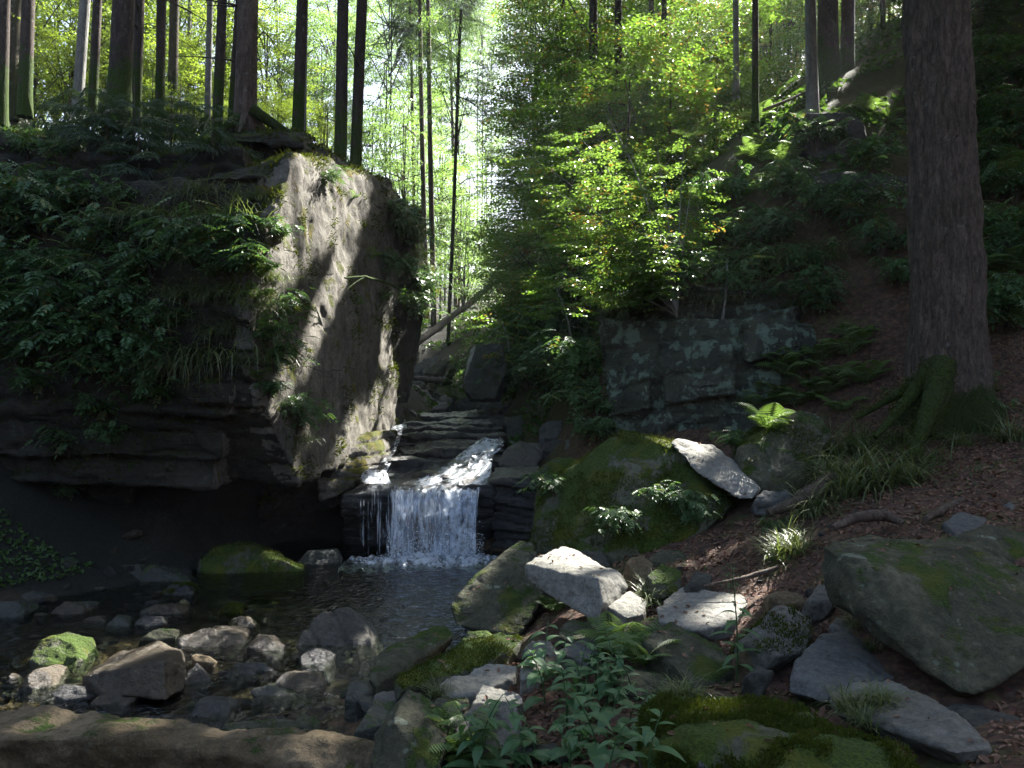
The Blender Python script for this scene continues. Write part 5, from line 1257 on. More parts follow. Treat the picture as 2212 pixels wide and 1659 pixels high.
pts = scatter_down(26000, -4, 9, 11.5, 30, lambda ob, l, nn: ob.name == 'ground' and fbm(np.array([[l.x * .7, l.y * .7, 1.0]]), 2)[0] > -.12)
V, F = lie(pts, .14, .6, 4, .08, .6); b.add(V, F, rng.uniform(0, 1, len(F)))
pts = scatter_down(9000, -14, -2.5, 10.5, 26, lambda ob, l, nn: ob.name == 'ground')
V, F = lie(pts, .12, .6, 4, .08, .6); b.add(V, F, rng.uniform(0, 1, len(F)))
pts = scatter_down(2500, .2, 4.5, 3.0, 9.0, lambda ob, l, nn: ob.name == 'ground' and l.z > .3 and fbm(np.array([[l.x, l.y, 4.0]]), 2)[0] > .25)
V, F = lie(pts, .03, .7, 4, .02, .5); b.add(V, F, rng.uniform(0, 1, len(F)))
tag(b.build('ground_cover', LEAF['cover']), 'low green leaves covering the banks and valley slopes', 'ground cover', kind='stuff')

def moss_on(o, n, size, thr=.0, zmin=.25, freq=2.5):
    me = o.data
    nf = len(me.polygons)
    c = np.zeros(nf * 3); me.polygons.foreach_get('center', c); c = c.reshape(-1, 3)
    N = np.zeros(nf * 3); me.polygons.foreach_get('normal', N); N = N.reshape(-1, 3)
    k = np.where((fbm(c * freq + o.location.x, 3) + .35 * N[:, 2] > thr + .15) & (N[:, 2] > zmin))[0]
    if len(k) < 10: return
    k = rng.choice(k, n)
    C = c[k] + rng.normal(0, size * .4, (n, 3))
    V, F = leafset(C - N[k] * size * .2, N[k] + rng.normal(0, .7, (n, 3)), rng.normal(0, 1, (n, 3)), size * rng.uniform(.5, 1.3, n), size * .3, fold=.2)
    b = MB(); b.add(V, F, np.clip(.5 + .45 * fbm(C * 9, 2) + rng.normal(0, .15, n), 0, 1))
    b.build('moss', LEAF['moss'], o)['kind'] = 'stuff'
for o in list(SC.objects):
    lab = o.get('label', '')
    if 'big dark boulder with a mossy' in lab: moss_on(o, 26000, .022, .05, .0, 3.0)
    elif 'huge mossy wedge' in lab: moss_on(o, 22000, .030, .0, -.2)
    elif 'tall overhanging outcrop' in lab: moss_on(o, 100000, .05, .08, .05, 1.6)
    elif 'long moss-backed' in lab: moss_on(o, 6000, .022, .0, .1, 4)
    elif 'whaleback' in lab and 'beh' not in lab and 'touch' not in lab: moss_on(o, 6000, .025, .0, .0, 3)
    elif 'rounded lichened boulder' in lab: moss_on(o, 5000, .025, .25, .2, 3)
    elif 'humped grey boulder' in lab: moss_on(o, 3000, .025, .15, .1, 4)

# small loose stones in the stream and on the bank
PEB = []
for k in range(7):
    rp = np.random.default_rng(90 + k)
    pts = unit(rp.normal(0, 1, (14, 3))) * np.array([1, rp.uniform(.6, .9), rp.uniform(.28, .5)])
    V, F = solid([pts], .06, amp=.03, chip=.05, freq=1.2, fine=.02, seed=k)
    b = MB(); b.add(V, F)
    PEB.append(b.mesh('pebble', ROCK[['brown', 'wet', 'brown', 'wetmoss', 'brown', 'blue', 'tan'][k]], True))
def pebbles(n, region, size, label, group, mats, zlim):
    c = 0
    while c < n:
        x, y = rng.uniform(region[0], region[1]), rng.uniform(region[2], region[3])
        z = ground_z(x, y)[0]
        if not zlim[0] < z < zlim[1]: continue
        o = bpy.data.objects.new('stone', PEB[mats[c % len(mats)]])
        COL.objects.link(o)
        s = size * rng.uniform(.5, 1.6)
        o.location = (x, y, max(z + s * .12, -.035) if y < 9 else z + s * .12); o.scale = (s, s, s); o.rotation_euler = (rng.normal(0, .3), rng.normal(0, .3), rng.uniform(0, 6))
        tag(o, label, 'stone', group); c += 1
pebbles(190, (-4.4, -.6, 4.4, 7.8), .07, 'small wet brown stone lying in the shallow riffles below the pool', 'small stones in the riffles', (0, 1, 2, 3, 1), (-.3, .06))
pebbles(45, (-4.6, -2.3, 7.2, 9.3), .09, 'small mossy stone along the shaded shore under the outcrop', 'small stones along the shore', (1, 3, 0), (-.12, .4))
pebbles(45, (-.5, 2.6, 3.6, 6.8), .055, 'small loose stone among the litter and boulders of the near bank', 'small stones on the bank', (5, 0, 1), (.1, 1.2))
pebbles(45, (-2.6, -.4, 13.5, 21), .17, 'small rubble stone along the upper stream above the cascade', 'rubble along the upper stream', (1, 3, 5), (.6, 2.6))
# ------------------------------------------------------------------ dead wood
def log(name, label, pts, radii, bark, cat, extra=(), seed=0):
    b = MB(); pts = np.array(pts)
    mid = [pts[0]]
    for i in range(len(pts) - 1):
        for t in np.linspace(0, 1, 9)[1:]: mid.append(pts[i] * (1 - t) + pts[i + 1] * t)
    mid = np.array(mid) + np.random.default_rng(seed).normal(0, radii[0] * .12, (len(mid), 3))
    rr = np.interp(np.linspace(0, 1, len(mid)), np.linspace(0, 1, len(radii)), radii)
    v, f = tube(mid, rr, 10, .15, seed); b.add(v, f)
    for e in (0, -1):
        ring = v[:10] if e == 0 else v[-10:]
        b.add(np.concatenate([ring, [ring.mean(0)]]), np.array([[i, (i + 1) % 10, 10] for i in range(10)]))
    for p, q_, r in extra:
        v, f = tube(bez(p, (np.array(p) + np.array(q_)) / 2 + np.array([0, 0, .03]), q_, 7), np.linspace(r, r * .4, 7), 6, .1, seed); b.add(v, f)
    c = mid.mean(0)
    return tag(b.build(name, BARK[bark], smooth=True, loc=c), label, cat)
log('fallen_log', 'long fallen trunk leaning up the far valley side above the stream', [P(872, 762, 20.5), P(980, 682, 22), P(1090, 592, 24)], [.10, .085, .07], 'wood', 'log', [(P(1000, 665, 22.3), P(1003, 640, 22.2), .03), (P(1005, 662, 22.3), P(1018, 645, 22.5), .025)], 1)
log('fallen_log', 'short grey log lying across the stream above the cascade', [P(862, 815, 17.6), P(920, 819, 17.5), P(968, 821, 17.4)], [.06, .055, .05], 'wood', 'log', [], 2)
log('driftwood', 'broken upright stump piece at the end of the grey log', [P(962, 832, 17.3), P(975, 806, 17.4), P(984, 786, 17.5)], [.09, .07, .03], 'dark', 'driftwood', [], 3)
log('driftwood', 'pale bent stick standing under the dark mossy rock block', [P(996, 840, 16.5), P(1003, 824, 16.6), P(1006, 806, 16.7)], [.03, .025, .02], 'wood', 'driftwood', [], 4)
log('root', 'gnarled bare root arching out of the bank beside the path', [P(1660, 1108, 6.6), P(1720, 1085, 6.6), P(1770, 1050, 6.7), P(1800, 1030, 6.9)], [.03, .05, .055, .05], 'spruce', 'root', [], 5)
log('root', 'thick pale root lying across the path above the huge shaded boulder', [P(1800, 1140, 5.3), P(1850, 1118, 5.5), P(1910, 1112, 5.6), P(1950, 1130, 5.5)], [.02, .035, .04, .02], 'spruce', 'root', [], 6)
log('root', 'thin root crossing the sunlit path like a step', [P(1520, 1266, 5.35), P(1600, 1250, 5.4), P(1650, 1236, 5.45), P(1680, 1225, 5.5)], [.008, .014, .016, .012], 'spruce', 'root', [], 7)
log('root', 'dark root crossing the upper path beyond the grass tufts', [P(2000, 1120, 5.5), P(2060, 1090, 5.9), P(2130, 1050, 6.3)], [.02, .03, .02], 'spruce', 'root', [], 8)
log('fallen_branch', 'bare black branch stretched across the upright rock face', [P(745, 600, 9.9), P(790, 598, 10.2), P(840, 612, 10.8), P(890, 640, 11.5)], [.012, .016, .014, .008], 'dark', 'branch', [(P(790, 598, 10.2), P(750, 625, 9.8), .008), (P(850, 616, 10.9), P(880, 610, 11.2), .006)], 9)
log('fallen_branch', 'thin fallen pole lying on the dark upper slope beside the grey beech', [P(1650, 238, 15), P(1740, 200, 15.5), P(1850, 158, 16.5)], [.03, .025, .02], 'wood', 'branch', [], 10)

# ------------------------------------------------------------------ sun targets: leaves along their rays are cut from the crowns
SUNNY = []
for u, v, r in [(1190, 1195, .30), (1235, 1195, .30), (1275, 1225, .30), (1320, 1240, .24), (1360, 1300, .16), (1470, 960, .25), (1520, 985, .25), (1570, 1020, .18), (1435, 955, .16),
                (1560, 1300, .28), (1600, 1265, .25), (1650, 1230, .22), (1480, 1300, .16), (1560, 1180, .18), (1690, 1190, .12), (1690, 1330, .10),
                (1000, 1466, .14), (1060, 1500, .16), (1130, 1495, .10), (1150, 1425, .10), (970, 1600, .08), (840, 1590, .08), (1040, 1380, .10), (1005, 1420, .07), (1400, 1420, .07), (1335, 1400, .10),
                (640, 400, .35), (690, 380, .35), (650, 450, .38), (600, 480, .30), (720, 440, .38), (640, 520, .33), (590, 560, .24), (575, 620, .22), (560, 680, .2), (545, 720, .15),
                (760, 470, .30), (740, 560, .26), (720, 620, .24), (690, 680, .22), (670, 740, .2), (640, 800, .2), (610, 850, .2), (590, 880, .15), (650, 960, .14), (640, 1010, .12),
                (850, 780, .2), (845, 850, .25), (800, 890, .25), (770, 920, .2), (840, 920, .3), (740, 950, .15), (805, 960, .2), (820, 1000, .25), (800, 1040, .15),
                (980, 1030, .22), (1010, 1010, .25), (1040, 980, .15), (900, 1060, .12), (690, 345, .4), (760, 390, .3), (500, 480, .18), (500, 570, .25), (450, 640, .15), (440, 770, .08), (520, 620, .2),
                (520, 1180, .06), (260, 1400, .05), (100, 1550, .1), (300, 1560, .1), (500, 1580, .08), (700, 1590, .1), (870, 1490, .05), (1450, 1520, .08), (1530, 1515, .1), (640, 1500, .08),
                (1640, 330, .8), (1560, 310, .8), (1700, 350, .5), (1530, 430, .6), (1480, 380, .7), (1420, 420, .7), (1350, 400, .8), (1340, 480, .7), (1390, 520, .6), (1280, 350, .7), (1890, 250, .2), (900, 640, .4), (1240, 600, .3), (1260, 290, .8), (1420, 320, .8), (1150, 620, .3), (1460, 450, .6), (1320, 560, .6)]:
    p_, n_ = hit(u, v) if v > 575 or u < 1100 or u > 1500 else (P(u, v, 11.0), None)
    SUNNY.append((*p_, r))
SUNNY = np.array(SUNNY)
def carve(C):
    keep = np.ones(len(C), bool)
    for s in range(0, len(C), 200000):
        c = C[s:s + 200000]; k = np.ones(len(c), bool)
        j = 1 + .35 * noise3(c * 1.3)
        for x, y, z, r in SUNNY:
            w = c - np.array([x, y, z]); t = w @ SUN
            d2 = (w * w).sum(1) - t * t
            k &= ~((t > 0.8) & (d2 < (r * j) ** 2))
        keep[s:s + 200000] = k
    return keep

SHADED = []  # face spots to be shaded by leaf sprays added along sun rays
for u, v in [(800, 560), (780, 640), (745, 700), (735, 780), (705, 850), (725, 900), (860, 560), (850, 640), (845, 720), (795, 740), (765, 840), (820, 800), (810, 680), (780, 590), (690, 900), (680, 940), (840, 520), (700, 960), (820, 620), (750, 640), (760, 760), (720, 820), (790, 820), (870, 760)]:
    p_, n_ = hit(u, v); SHADED.append(p_)
SHADED = np.array(SHADED)
def shade_sprays(b, r, t0, t1, per, sc):
    for p_ in SHADED:
        c_ = p_ + SUN * r.uniform(t0, t1, per)[:, None] + r.normal(0, .16, (per, 3))
        az = r.uniform(-3.14, 3.14, per)
        for q_ in range(4):
            M = frames(c_[q_::4], np.stack([np.cos(az), np.sin(az), az * 0], 1)[q_::4], r.normal(0, .3, (per, 3))[q_::4] + np.array([0, -.6, 1]), sc)
            M[:, :3, 3] -= M[:, :3, 0] * .45
            stamp(b, SPRAYS[q_], M, r, .2, carve)
# ------------------------------------------------------------------ trees
def crown_spheroid(b, rng, centre, rad, n_limb, per, T, stem=None, sc=1.0, keep=None, bark_mi=1, flat=.35, droop=.0):
    centre = np.asarray(centre, float); rad = np.asarray(rad, float)
    for k in range(n_limb):
        d = unit(rng.normal(0, 1, 3)); d[2] = abs(d[2]) if rng.random() < .45 else d[2]
        end = centre + d * rad * rng.uniform(.55, 1.0)
        s0 = centre + np.array([0, 0, -rad[2] * .7]) if stem is None else stem[rng.integers(0, len(stem))]
        p = bez(s0, (s0 + end) / 2 + np.array([0, 0, .12 * np.linalg.norm(end - s0)]), end, 7)
        v, f = tube(p, np.linspace(.035, .006, 7) * max(.5, rad[0] / 3), 5)
        if keep is None or keep(v).all(): b.add(v, f, .3, bark_mi)
        t = rng.uniform(.35, 1.02, per)
        pos = np.stack([np.interp(t, np.linspace(0, 1, 7), p[:, i]) for i in range(3)], 1) + rng.normal(0, 1, (per, 3)) * np.array([.30, .30, .16]) * rad[0] / 2.2
        az = math.atan2(end[1] - s0[1], end[0] - s0[0]) + rng.normal(0, 1.0, per)
        xd = np.stack([np.cos(az), np.sin(az), rng.normal(-droop, .18, per)], 1)
        up = np.stack([rng.normal(0, flat, per), rng.normal(0, flat, per), np.ones(per)], 1)
        M = frames(pos, xd, up, sc * rng.uniform(.75, 1.25, per))
        for q_ in range(len(T)):
            if len(M[q_::len(T)]): stamp(b, T[q_], M[q_::len(T)], rng, .22, keep)

def spruce_crown(b, rng, z0, z1, r0, n, keep=None, base=np.zeros(3), top=None):
    top = base + np.array([0, 0, z1]) if top is None else top
    t = np.sort(rng.uniform(0, 1, n)); z = z0 + (z1 - z0) * t
    az = np.arange(n) * 2.4 + rng.normal(0, .3, n)
    L = r0 * (1 - t) ** .8 * rng.uniform(.75, 1.15, n) + .25
    fz = (z / z1)[:, None]
    pos = base * (1 - fz) + top * fz
    xd = np.stack([np.cos(az), np.sin(az), -.18 + .35 * t + rng.normal(0, .08, n)], 1)
    M = frames(pos, xd, np.stack([az * 0, az * 0, az * 0 + 1], 1), L)
    for q_ in range(2): stamp(b, SPRUCE[q_], M[q_::2], rng, .2, keep)
    for p, x, l in zip(pos, unit(xd), L):
        v, f = tube(bez(p, p + x * l * .5 + np.array([0, 0, .05 * l]), p + x * l * .95 + np.array([0, 0, -.1 * l]), 4), np.array([.022, .016, .01, .004]) * l ** .5, 4)
        b.add(v, f, .3, 1)

def trunk_part(root, base_r, top, top_r, bark, flare=1.35, seg=14, roots=0, seed=0, n=26, wob=.06):
    """Tapered trunk from the root's origin to `top` (local)."""
    r = np.random.default_rng(seed)
    t = np.linspace(0, 1, n) ** 1.5
    h = np.linalg.norm(top)
    path = t[:, None] * np.asarray(top)[None] + np.array([0, 0, -.25]) * (1 - t[:, None]) ** 8
    path[:, 0] += .04 * np.sin(t * 7 + seed) * base_r * 4
    rad = base_r + (top_r - base_r) * t + base_r * (flare - 1) * np.exp(-t * h / (base_r * 2.2))
    b = MB()
    v, f = tube(path, rad, seg, wob, seed); b.add(v, f)
    for k in range(roots):
        a = k * 6.283 / roots + r.uniform(-.3, .3)
        d = np.array([math.cos(a), math.sin(a), 0])
        v, f = tube(bez(d * base_r * .4 + np.array([0, 0, base_r * 1.6]), d * base_r * 1.3 + np.array([0, 0, base_r * .3]), d * base_r * r.uniform(2.2, 3.2) + np.array([0, 0, -base_r * .9]), 9), np.linspace(base_r * .55, base_r * .12, 9), 8, .1, seed + k)
        b.add(v, f)
    return b.build('trunk', BARK[bark], root, True)

def stubs(root, top, base_r, z0, z1, n, bark, seed, long=1.0):
    r = np.random.default_rng(seed); h = np.linalg.norm(top)
    for k in range(n):
        b = MB()
        z = r.uniform(z0, z1); a = r.uniform(-3.14, 3.14); p = np.asarray(top) * z / h
        l = r.uniform(.4, 1.3) * long; d = np.array([math.cos(a), math.sin(a), r.uniform(-.15, .3)])
        e = p + d * l + np.array([0, 0, -.12 * l * l])
        v, f = tube(bez(p, p + d * l * .5, e, 6), np.linspace(.016, .004, 6), 4); b.add(v, f)
        for j in range(3):
            q_ = p + d * l * r.uniform(.4, .9); v, f = tube(bez(q_, q_ + r.normal(0, .1, 3), q_ + r.normal(0, .22, 3) + d * .15, 4), np.linspace(.006, .002, 4), 3); b.add(v, f)
        b.build('dead_branch', BARK[bark], root)

def crown_mesh(seed, kind):
    r = np.random.default_rng(seed); b = MB()
    if kind == 'spruce':
        spruce_crown(b, r, 0.0, 9.0, 2.3, 110); return b.mesh('crown', [LEAF['spruce'], BARK['dark']])
    crown_spheroid(b, r, (0, 0, 0), (2.6, 2.6, 3.4), 26, 8 if kind == 'beech' else 7, SPRAYS, np.array([[0, 0, z] for z in np.linspace(-3, 2.2, 8)]), 1.25)
    return b.mesh('crown', [LEAF[kind], BARK['twig']])
CR_SPRUCE = [crown_mesh(s, 'spruce') for s in (101, 102)]
CR_BEECH = [crown_mesh(s, 'beech') for s in (111, 112, 113)]
CR_GLOW = [crown_mesh(s, 'glow') for s in (131, 132, 133)]
CR_FAR = [crown_mesh(s, 'far') for s in (121, 122, 123)]
def crown_copy(root, me, loc, sc, rz=0.0):
    o = bpy.data.objects.new('crown', me); COL.objects.link(o); o.parent = root
    o.location = loc; o.scale = sc if isinstance(sc, tuple) else (sc, sc, sc); o.rotation_euler = (0, 0, rz)
    return o

# trunks standing on the outcrop
GT = 'trunks standing on the brow of the outcrop'
for i, (ub, vb, ut, w, y, bk, lab) in enumerate([
    (2, 235, 8, 24, 14.0, 'dark', 'spruce trunk cut by the picture edge at the outer end of the brow'),
    (15, 222, 30, 34, 15.5, 'mossy', 'thick mossy leaning trunk behind the outermost trunks of the brow'),
    (51, 214, 60, 27, 14.0, 'dark', 'straight dark trunk in front of the thick mossy leaning trunk'),
    (165, 226, 184, 22, 14.5, 'beech', 'sunlit forked trunk leaning beside a slim straight one on the brow'),
    (200, 232, 212, 19, 14.0, 'dark', 'slim straight trunk next to the sunlit forked trunk'),
    (258, 240, 268, 46, 11.9, 'dark', 'thick dark spruce trunk at the middle of the brow'),
    (294, 240, 300, 21, 13.0, 'dark', 'thinner trunk close behind the thick dark spruce'),
    (343, 254, 347, 20, 12.5, 'dark', 'straight thin trunk standing alone on the crest of the brow'),
    (370, 236, 376, 21, 16.5, 'mossy', 'green-lit trunk behind the lone thin trunk'),
    (408, 236, 410, 8, 22.0, 'beech', 'very thin pale pole far among the sunlit leaves'),
    (448, 266, 455, 14, 15.5, 'beech', 'pale sunlit thin trunk left clear between the dark ones'),
    (470, 268, 481, 21, 12.0, 'dark', 'dark trunk just beside the flared-foot spruce'),
    (496, 266, 514, 13, 13.0, 'dark', 'slim dark trunk leaning behind the flared-foot spruce'),
    (640, 298, 651, 25, 11.8, 'dark', 'dark trunk alone between the flared-foot spruce and the twin trunks'),
    (655, 294, 660, 10, 15.0, 'beech', 'thin pale trunk hiding behind the lone dark trunk'),
    (733, 345, 742, 26, 12.6, 'dark', 'first of the twin dark trunks above the sunlit rock face'),
    (767, 356, 784, 24, 12.9, 'dark', 'slightly leaning twin trunk nearest the valley gap')]):
    b0 = P(ub, vb + 6, y); top = P(ut, 0, y) - b0; top = top * (15.0 / top[2])
    root = empty('spruce_tree' if bk == 'dark' else 'tree', b0, lab.replace('trunk left clear', 'trunk standing clear'), 'tree')
    r0 = w / 2 / F_PX * y
    trunk_part(root, r0 * 1.04, top, r0 * .45, bk, 1.25, 12, 0, i)
    if bk == 'dark':
        stubs(root, top, r0, 1.2, 6.5, 5 + i % 4, 'dark', i + 300)
        crown_copy(root, CR_SPRUCE[i % 2], top * .52, (.85, .85, 1.0), i * 1.1)
    else:
        crown_copy(root, CR_BEECH[i % 3], top * .72, (.8, .8, 1.0), i * 1.7)
    if 'forked' in lab:
        b = MB(); v, f = tube(bez(top * .13, top * .19 + np.array([.1, 0, 0]), top * .36 + np.array([.42, .1, 0]), 8), np.linspace(.05, .03, 8), 7); b.add(v, f); b.build('fork', BARK[bk], root, True)
b0 = P(532, 284, 10.9); top = P(538, 0, 10.9) - b0; top = top * (17 / top[2])
root = empty('spruce_tree', b0, 'stout spruce with a flared foot and roots gripping the outcrop cap', 'tree')
trunk_part(root, .135, top, .07, 'spruce', 1.45, 18, 5, 55)
b = MB(); v, f = tube(bez([.1, -.1, .25], [.45, -.05, 0.02], [.85, .0, -.22], 9), np.linspace(.08, .03, 9), 8, .1, 5); b.add(v, f)
v, f = tube(bez([-.05, -.1, .15], [-.2, -.35, 0], [-.28, -.42, -.35], 9), np.linspace(.06, .02, 9), 8, .1, 6); b.add(v, f)
b.build('root', BARK['mossy'], root, True)
stubs(root, top, .13, .8, 6, 6, 'dark', 401)
crown_copy(root, CR_SPRUCE[0], top * .5, (1.0, 1.0, 1.1), 2.0)

# the old spruce by the path
b0, _ = hit(2052, 862); b0 = P(2052, 868, 8.0)
top = P(2024, 0, 8.0) - b0; top = top * (21 / top[2])
root = empty('spruce_tree', b0, 'massive old spruce with mossy buttress roots beside the path', 'tree')
b = MB()
n_, seg = 260, 120
t = np.linspace(0, 1, n_) ** 1.35; h = 21.0
path = t[:, None] * top[None] + np.array([0, 0, -.35]) * (1 - t[:, None]) ** 30
rad = .315 + (.10 - .315) * t + .15 * np.exp(-t * h / .34)
V, F = tube(path, rad, seg)
ax_ = np.repeat(path, seg, 0); R = unit(V - ax_)
ang = np.tile(np.linspace(0, 2 * math.pi, seg, endpoint=False), n_); hz = np.repeat(t * h, seg)
lobes = np.clip(np.cos(ang * 5 + .6) * .5 + .5, 0, 1) ** 2 * .11 * np.exp(-hz / .30)
q_ = np.stack([np.cos(ang) * 2.6, np.sin(ang) * 2.6, hz * 1.3], 1)
plates = np.abs(fbm(np.stack([np.cos(ang) * 7.0, np.sin(ang) * 7.0, hz * 3.2], 1), 4))
V = V + R * (lobes + .035 * fbm(q_, 3) + .030 * plates - .012)[:, None]
b.add(V, F); b.build('trunk', BARK['big'], root, True)
for j, (du, dv, y1, r1) in enumerate([(1890, 930, 7.3, .075), (1965, 985, 6.9, .10), (2012, 930, 7.3, .085), (2150, 830, 8.2, .08), (1850, 890, 7.7, .05)]):
    e = P(du, dv, y1) - b0
    rb = MB(); s0 = np.array([e[0] * .22, e[1] * .22, .36 - .03 * j])
    v, f = tube(bez(s0, [e[0] * .55, e[1] * .6, e[2] * .35 + .12], e + np.array([0, 0, -.06]), 26), np.linspace(r1 * 1.25, r1 * .3, 26), 14, .16, j + 20); rb.add(v, f)
    ro = rb.build('root', BARK['mossy'], root, True)
    nn = 1300; k = rng.integers(0, len(v), nn); ctr = np.repeat(v.reshape(-1, 14, 3).mean(1), 14, 0)
    N_ = unit(v[k] - ctr[k]); ok = (N_[:, 2] > .0) & (fbm(v[k] * 4 + 3, 2) > -.25); k = k[ok]; N_ = N_[ok]
    V2, F2 = leafset(v[k] + rng.normal(0, .02, (len(k), 3)), N_ + rng.normal(0, .6, (len(k), 3)), rng.normal(0, 1, (len(k), 3)), .03 * rng.uniform(.5, 1.3, len(k)), .010, fold=.2)
    mbb = MB(); mbb.add(V2, F2, rng.uniform(0, .8, len(F2))); mbb.build('moss', LEAF['moss'], ro)['kind'] = 'stuff'
stubs(root, top, .3, 2.2, 7, 5, 'dark', 77, .5)
cb = MB(); spruce_crown(cb, np.random.default_rng(201), 7.5, 21, 3.4, 260, lambda C: carve(C + b0), np.zeros(3), top)
cb.build('crown', [LEAF['spruce'], BARK['dark']], root)

# slope trees, some unseen; crowns shaped along sun rays to shade the gorge
def slope_tree(lab, base, top_xy, w_r, bark, crown_c, crown_r, n_limb, per, seed, group=None, top_h=None, sc=1.35):
    base = np.asarray(base, float); r = np.random.default_rng(seed)
    cc = np.asarray(crown_c, float)
    top = np.array([top_xy[0], top_xy[1], 0]) - base; top[2] = cc[2] + crown_r[2] * .7 - base[2]
    root = empty('beech_tree' if bark == 'beech' else 'tree', base, lab, 'tree', group)
    trunk_part(root, w_r, top, w_r * .35, bark, 1.3, 14, 0, seed)
    b = MB(); h = top[2]
    stem = [base + top * t for t in np.linspace(max(.3, (cc[2] - crown_r[2] - base[2]) / h), .98, 9)]
    crown_spheroid(b, r, cc, crown_r, n_limb, per, SPRAYS, np.array(stem), sc, carve)
    if 'thin dim trunk' in lab: shade_sprays(b, r, 15.5, 19.5, 14, 1.1)  # sprays added to this crown to darken the rock face
    me = b.mesh('crown', [LEAF['beech'], BARK['twig']], origin=base)
    o = bpy.data.objects.new('crown', me); COL.objects.link(o); o.parent = root
SL = [
    ('pale grey beech leaning on the upper slope above the square stone', P(1757, 236, 13.6), P(1744, 0, 13.6), 26, 13.6, 'beech', (6.2, 15.0, 15.0)),
    ('thick dark trunk behind the pale grey beech', P(1793, 180, 16.0), P(1787, 0, 16.0), 45, 16.0, 'dark', (7.6, 18.0, 15.5)),
    ('second dark trunk behind the pale grey beech', P(1831, 172, 16.6), P(1831, 0, 16.6), 30, 16.6, 'dark', (9.5, 19.5, 16.0)),
    ('slender upright dark trunk on the bare slope crest', P(1631, 232, 14.6), P(1629, 0, 14.6), 15, 14.6, 'dark', (4.9, 16.8, 14.2)),
    ('thin dim trunk behind the slender upright trunk', P(1589, 190, 18.0), P(1589, 0, 18.0), 14, 18.0, 'beech', (5.2, 20.0, 15.6)),
    ('thin trunk glimpsed next to the massive old spruce', P(1907, 80, 18.5), P(1905, 0, 18.5), 11, 18.5, 'dark', (9.4, 21.5, 17.0)),
]
for i, (lab, b0_, t0, w, y, bk, cc) in enumerate(SL):
    slope_tree(lab, b0_, (t0[0] + (t0[0] - b0_[0]) * 1.0, t0[1]), w / 2 / F_PX * y, bk, cc, (3.3, 3.0, 2.8), 30, 30, 500 + i)
for i, (x, y, cc) in enumerate([(8.6, 12.4, (8.4, 12.6, 13.2)), (10.8, 14.6, (11.2, 15.0, 14.6)), (13.6, 17.5, (13.4, 17.6, 15.6)), (12.6, 21.0, (12.4, 21.0, 17.2)), (11.8, 11.5, (11.6, 11.4, 13.6)), (15.5, 14.0, (15.0, 14.2, 16.0)), (7.2, 10.4, (6.4, 10.6, 12.0)), (15.8, 21.0, (15.4, 21.4, 18.6)), (14.8, 25.0, (14.0, 25.0, 18.5)), (9.0, 8.2, (8.8, 8.6, 12.0)), (11.0, 18.0, (10.8, 17.6, 15.4))]):
    slope_tree('tall beech shading the gorge from the slope beyond the massive old spruce', (x, y, ground_z(x, y)[0]), cc, .22, 'beech', cc, (3.4, 3.2, 2.8), 30, 30, 600 + i, 'shade trees up the slope')
# broken stems standing in the foliage across the valley
for i, (u, vb, vt, w, y, lab) in enumerate([(1287, 470, 0, 24, 20.0, 'dark trunk half hidden by leaves above the pale leaning stem'), (1339, 420, 0, 20, 20.5, 'dark trunk in the foliage beside the half-hidden one'), (1410, 340, 60, 13, 23.0, 'thin leaf-hung trunk in the lit foliage'), (1438, 330, 60, 14, 23.5, 'thin trunk next to the leaf-hung one in the lit foliage'), (1220, 470, 0, 16, 24.0, 'trunk buried in the big bright leafy crown')]):
    b0_ = P(u, vb, y); g = ground_z(b0_[0], y)[0]; b0_[2] = g
    root = empty('tree', b0_, lab, 'tree')
    top = P(u - 4, 0, y) - b0_; top *= (16 - g + 2) / top[2]
    trunk_part(root, w / 2 / F_PX * y, top, .06, 'dark', 1.2, 10, 0, 700 + i)
    crown_copy(root, CR_BEECH[i % 3], top * .8, .9, i)
# valley trees
for i, (u, y, w, lab, k) in enumerate([(921, 27, 13, 'straight thin spruce in the misty valley gap', 's'), (938, 25, 13, 'straight trunk beside the thin spruce in the misty valley gap', 's'), (900, 31, 8, 'faint thin trunk deepest in the valley gap', 's'), (968, 23, 9, 'slender curving sapling beside the valley trunks', 'b'), (985, 36, 9, 'distant spruce at the edge of the bright sky gap', 's')]):
    x = (u - CX) / F_PX * y; g = ground_z(x, y)[0]
    root = empty('spruce_tree' if k == 's' else 'sapling', (x, y, g), lab, 'tree')
    top = np.array([-.35 if k == 's' else .35, 0, 17.0 if k == 's' else 9.0])
    trunk_part(root, w / 2 / F_PX * y, top, .04, 'spruce' if k == 's' else 'mossy', 1.2, 9, 0, 800 + i)
    if k == 's':
        cb = MB(); spruce_crown(cb, np.random.default_rng(820 + i), 10.5 + .02 * (u - 900), 17, 1.7, 50); cb.build('crown', [LEAF['spruce'], BARK['dark']], root)
    else: crown_copy(root, CR_FAR[i % 3], top * .8, (.5, .5, .7))

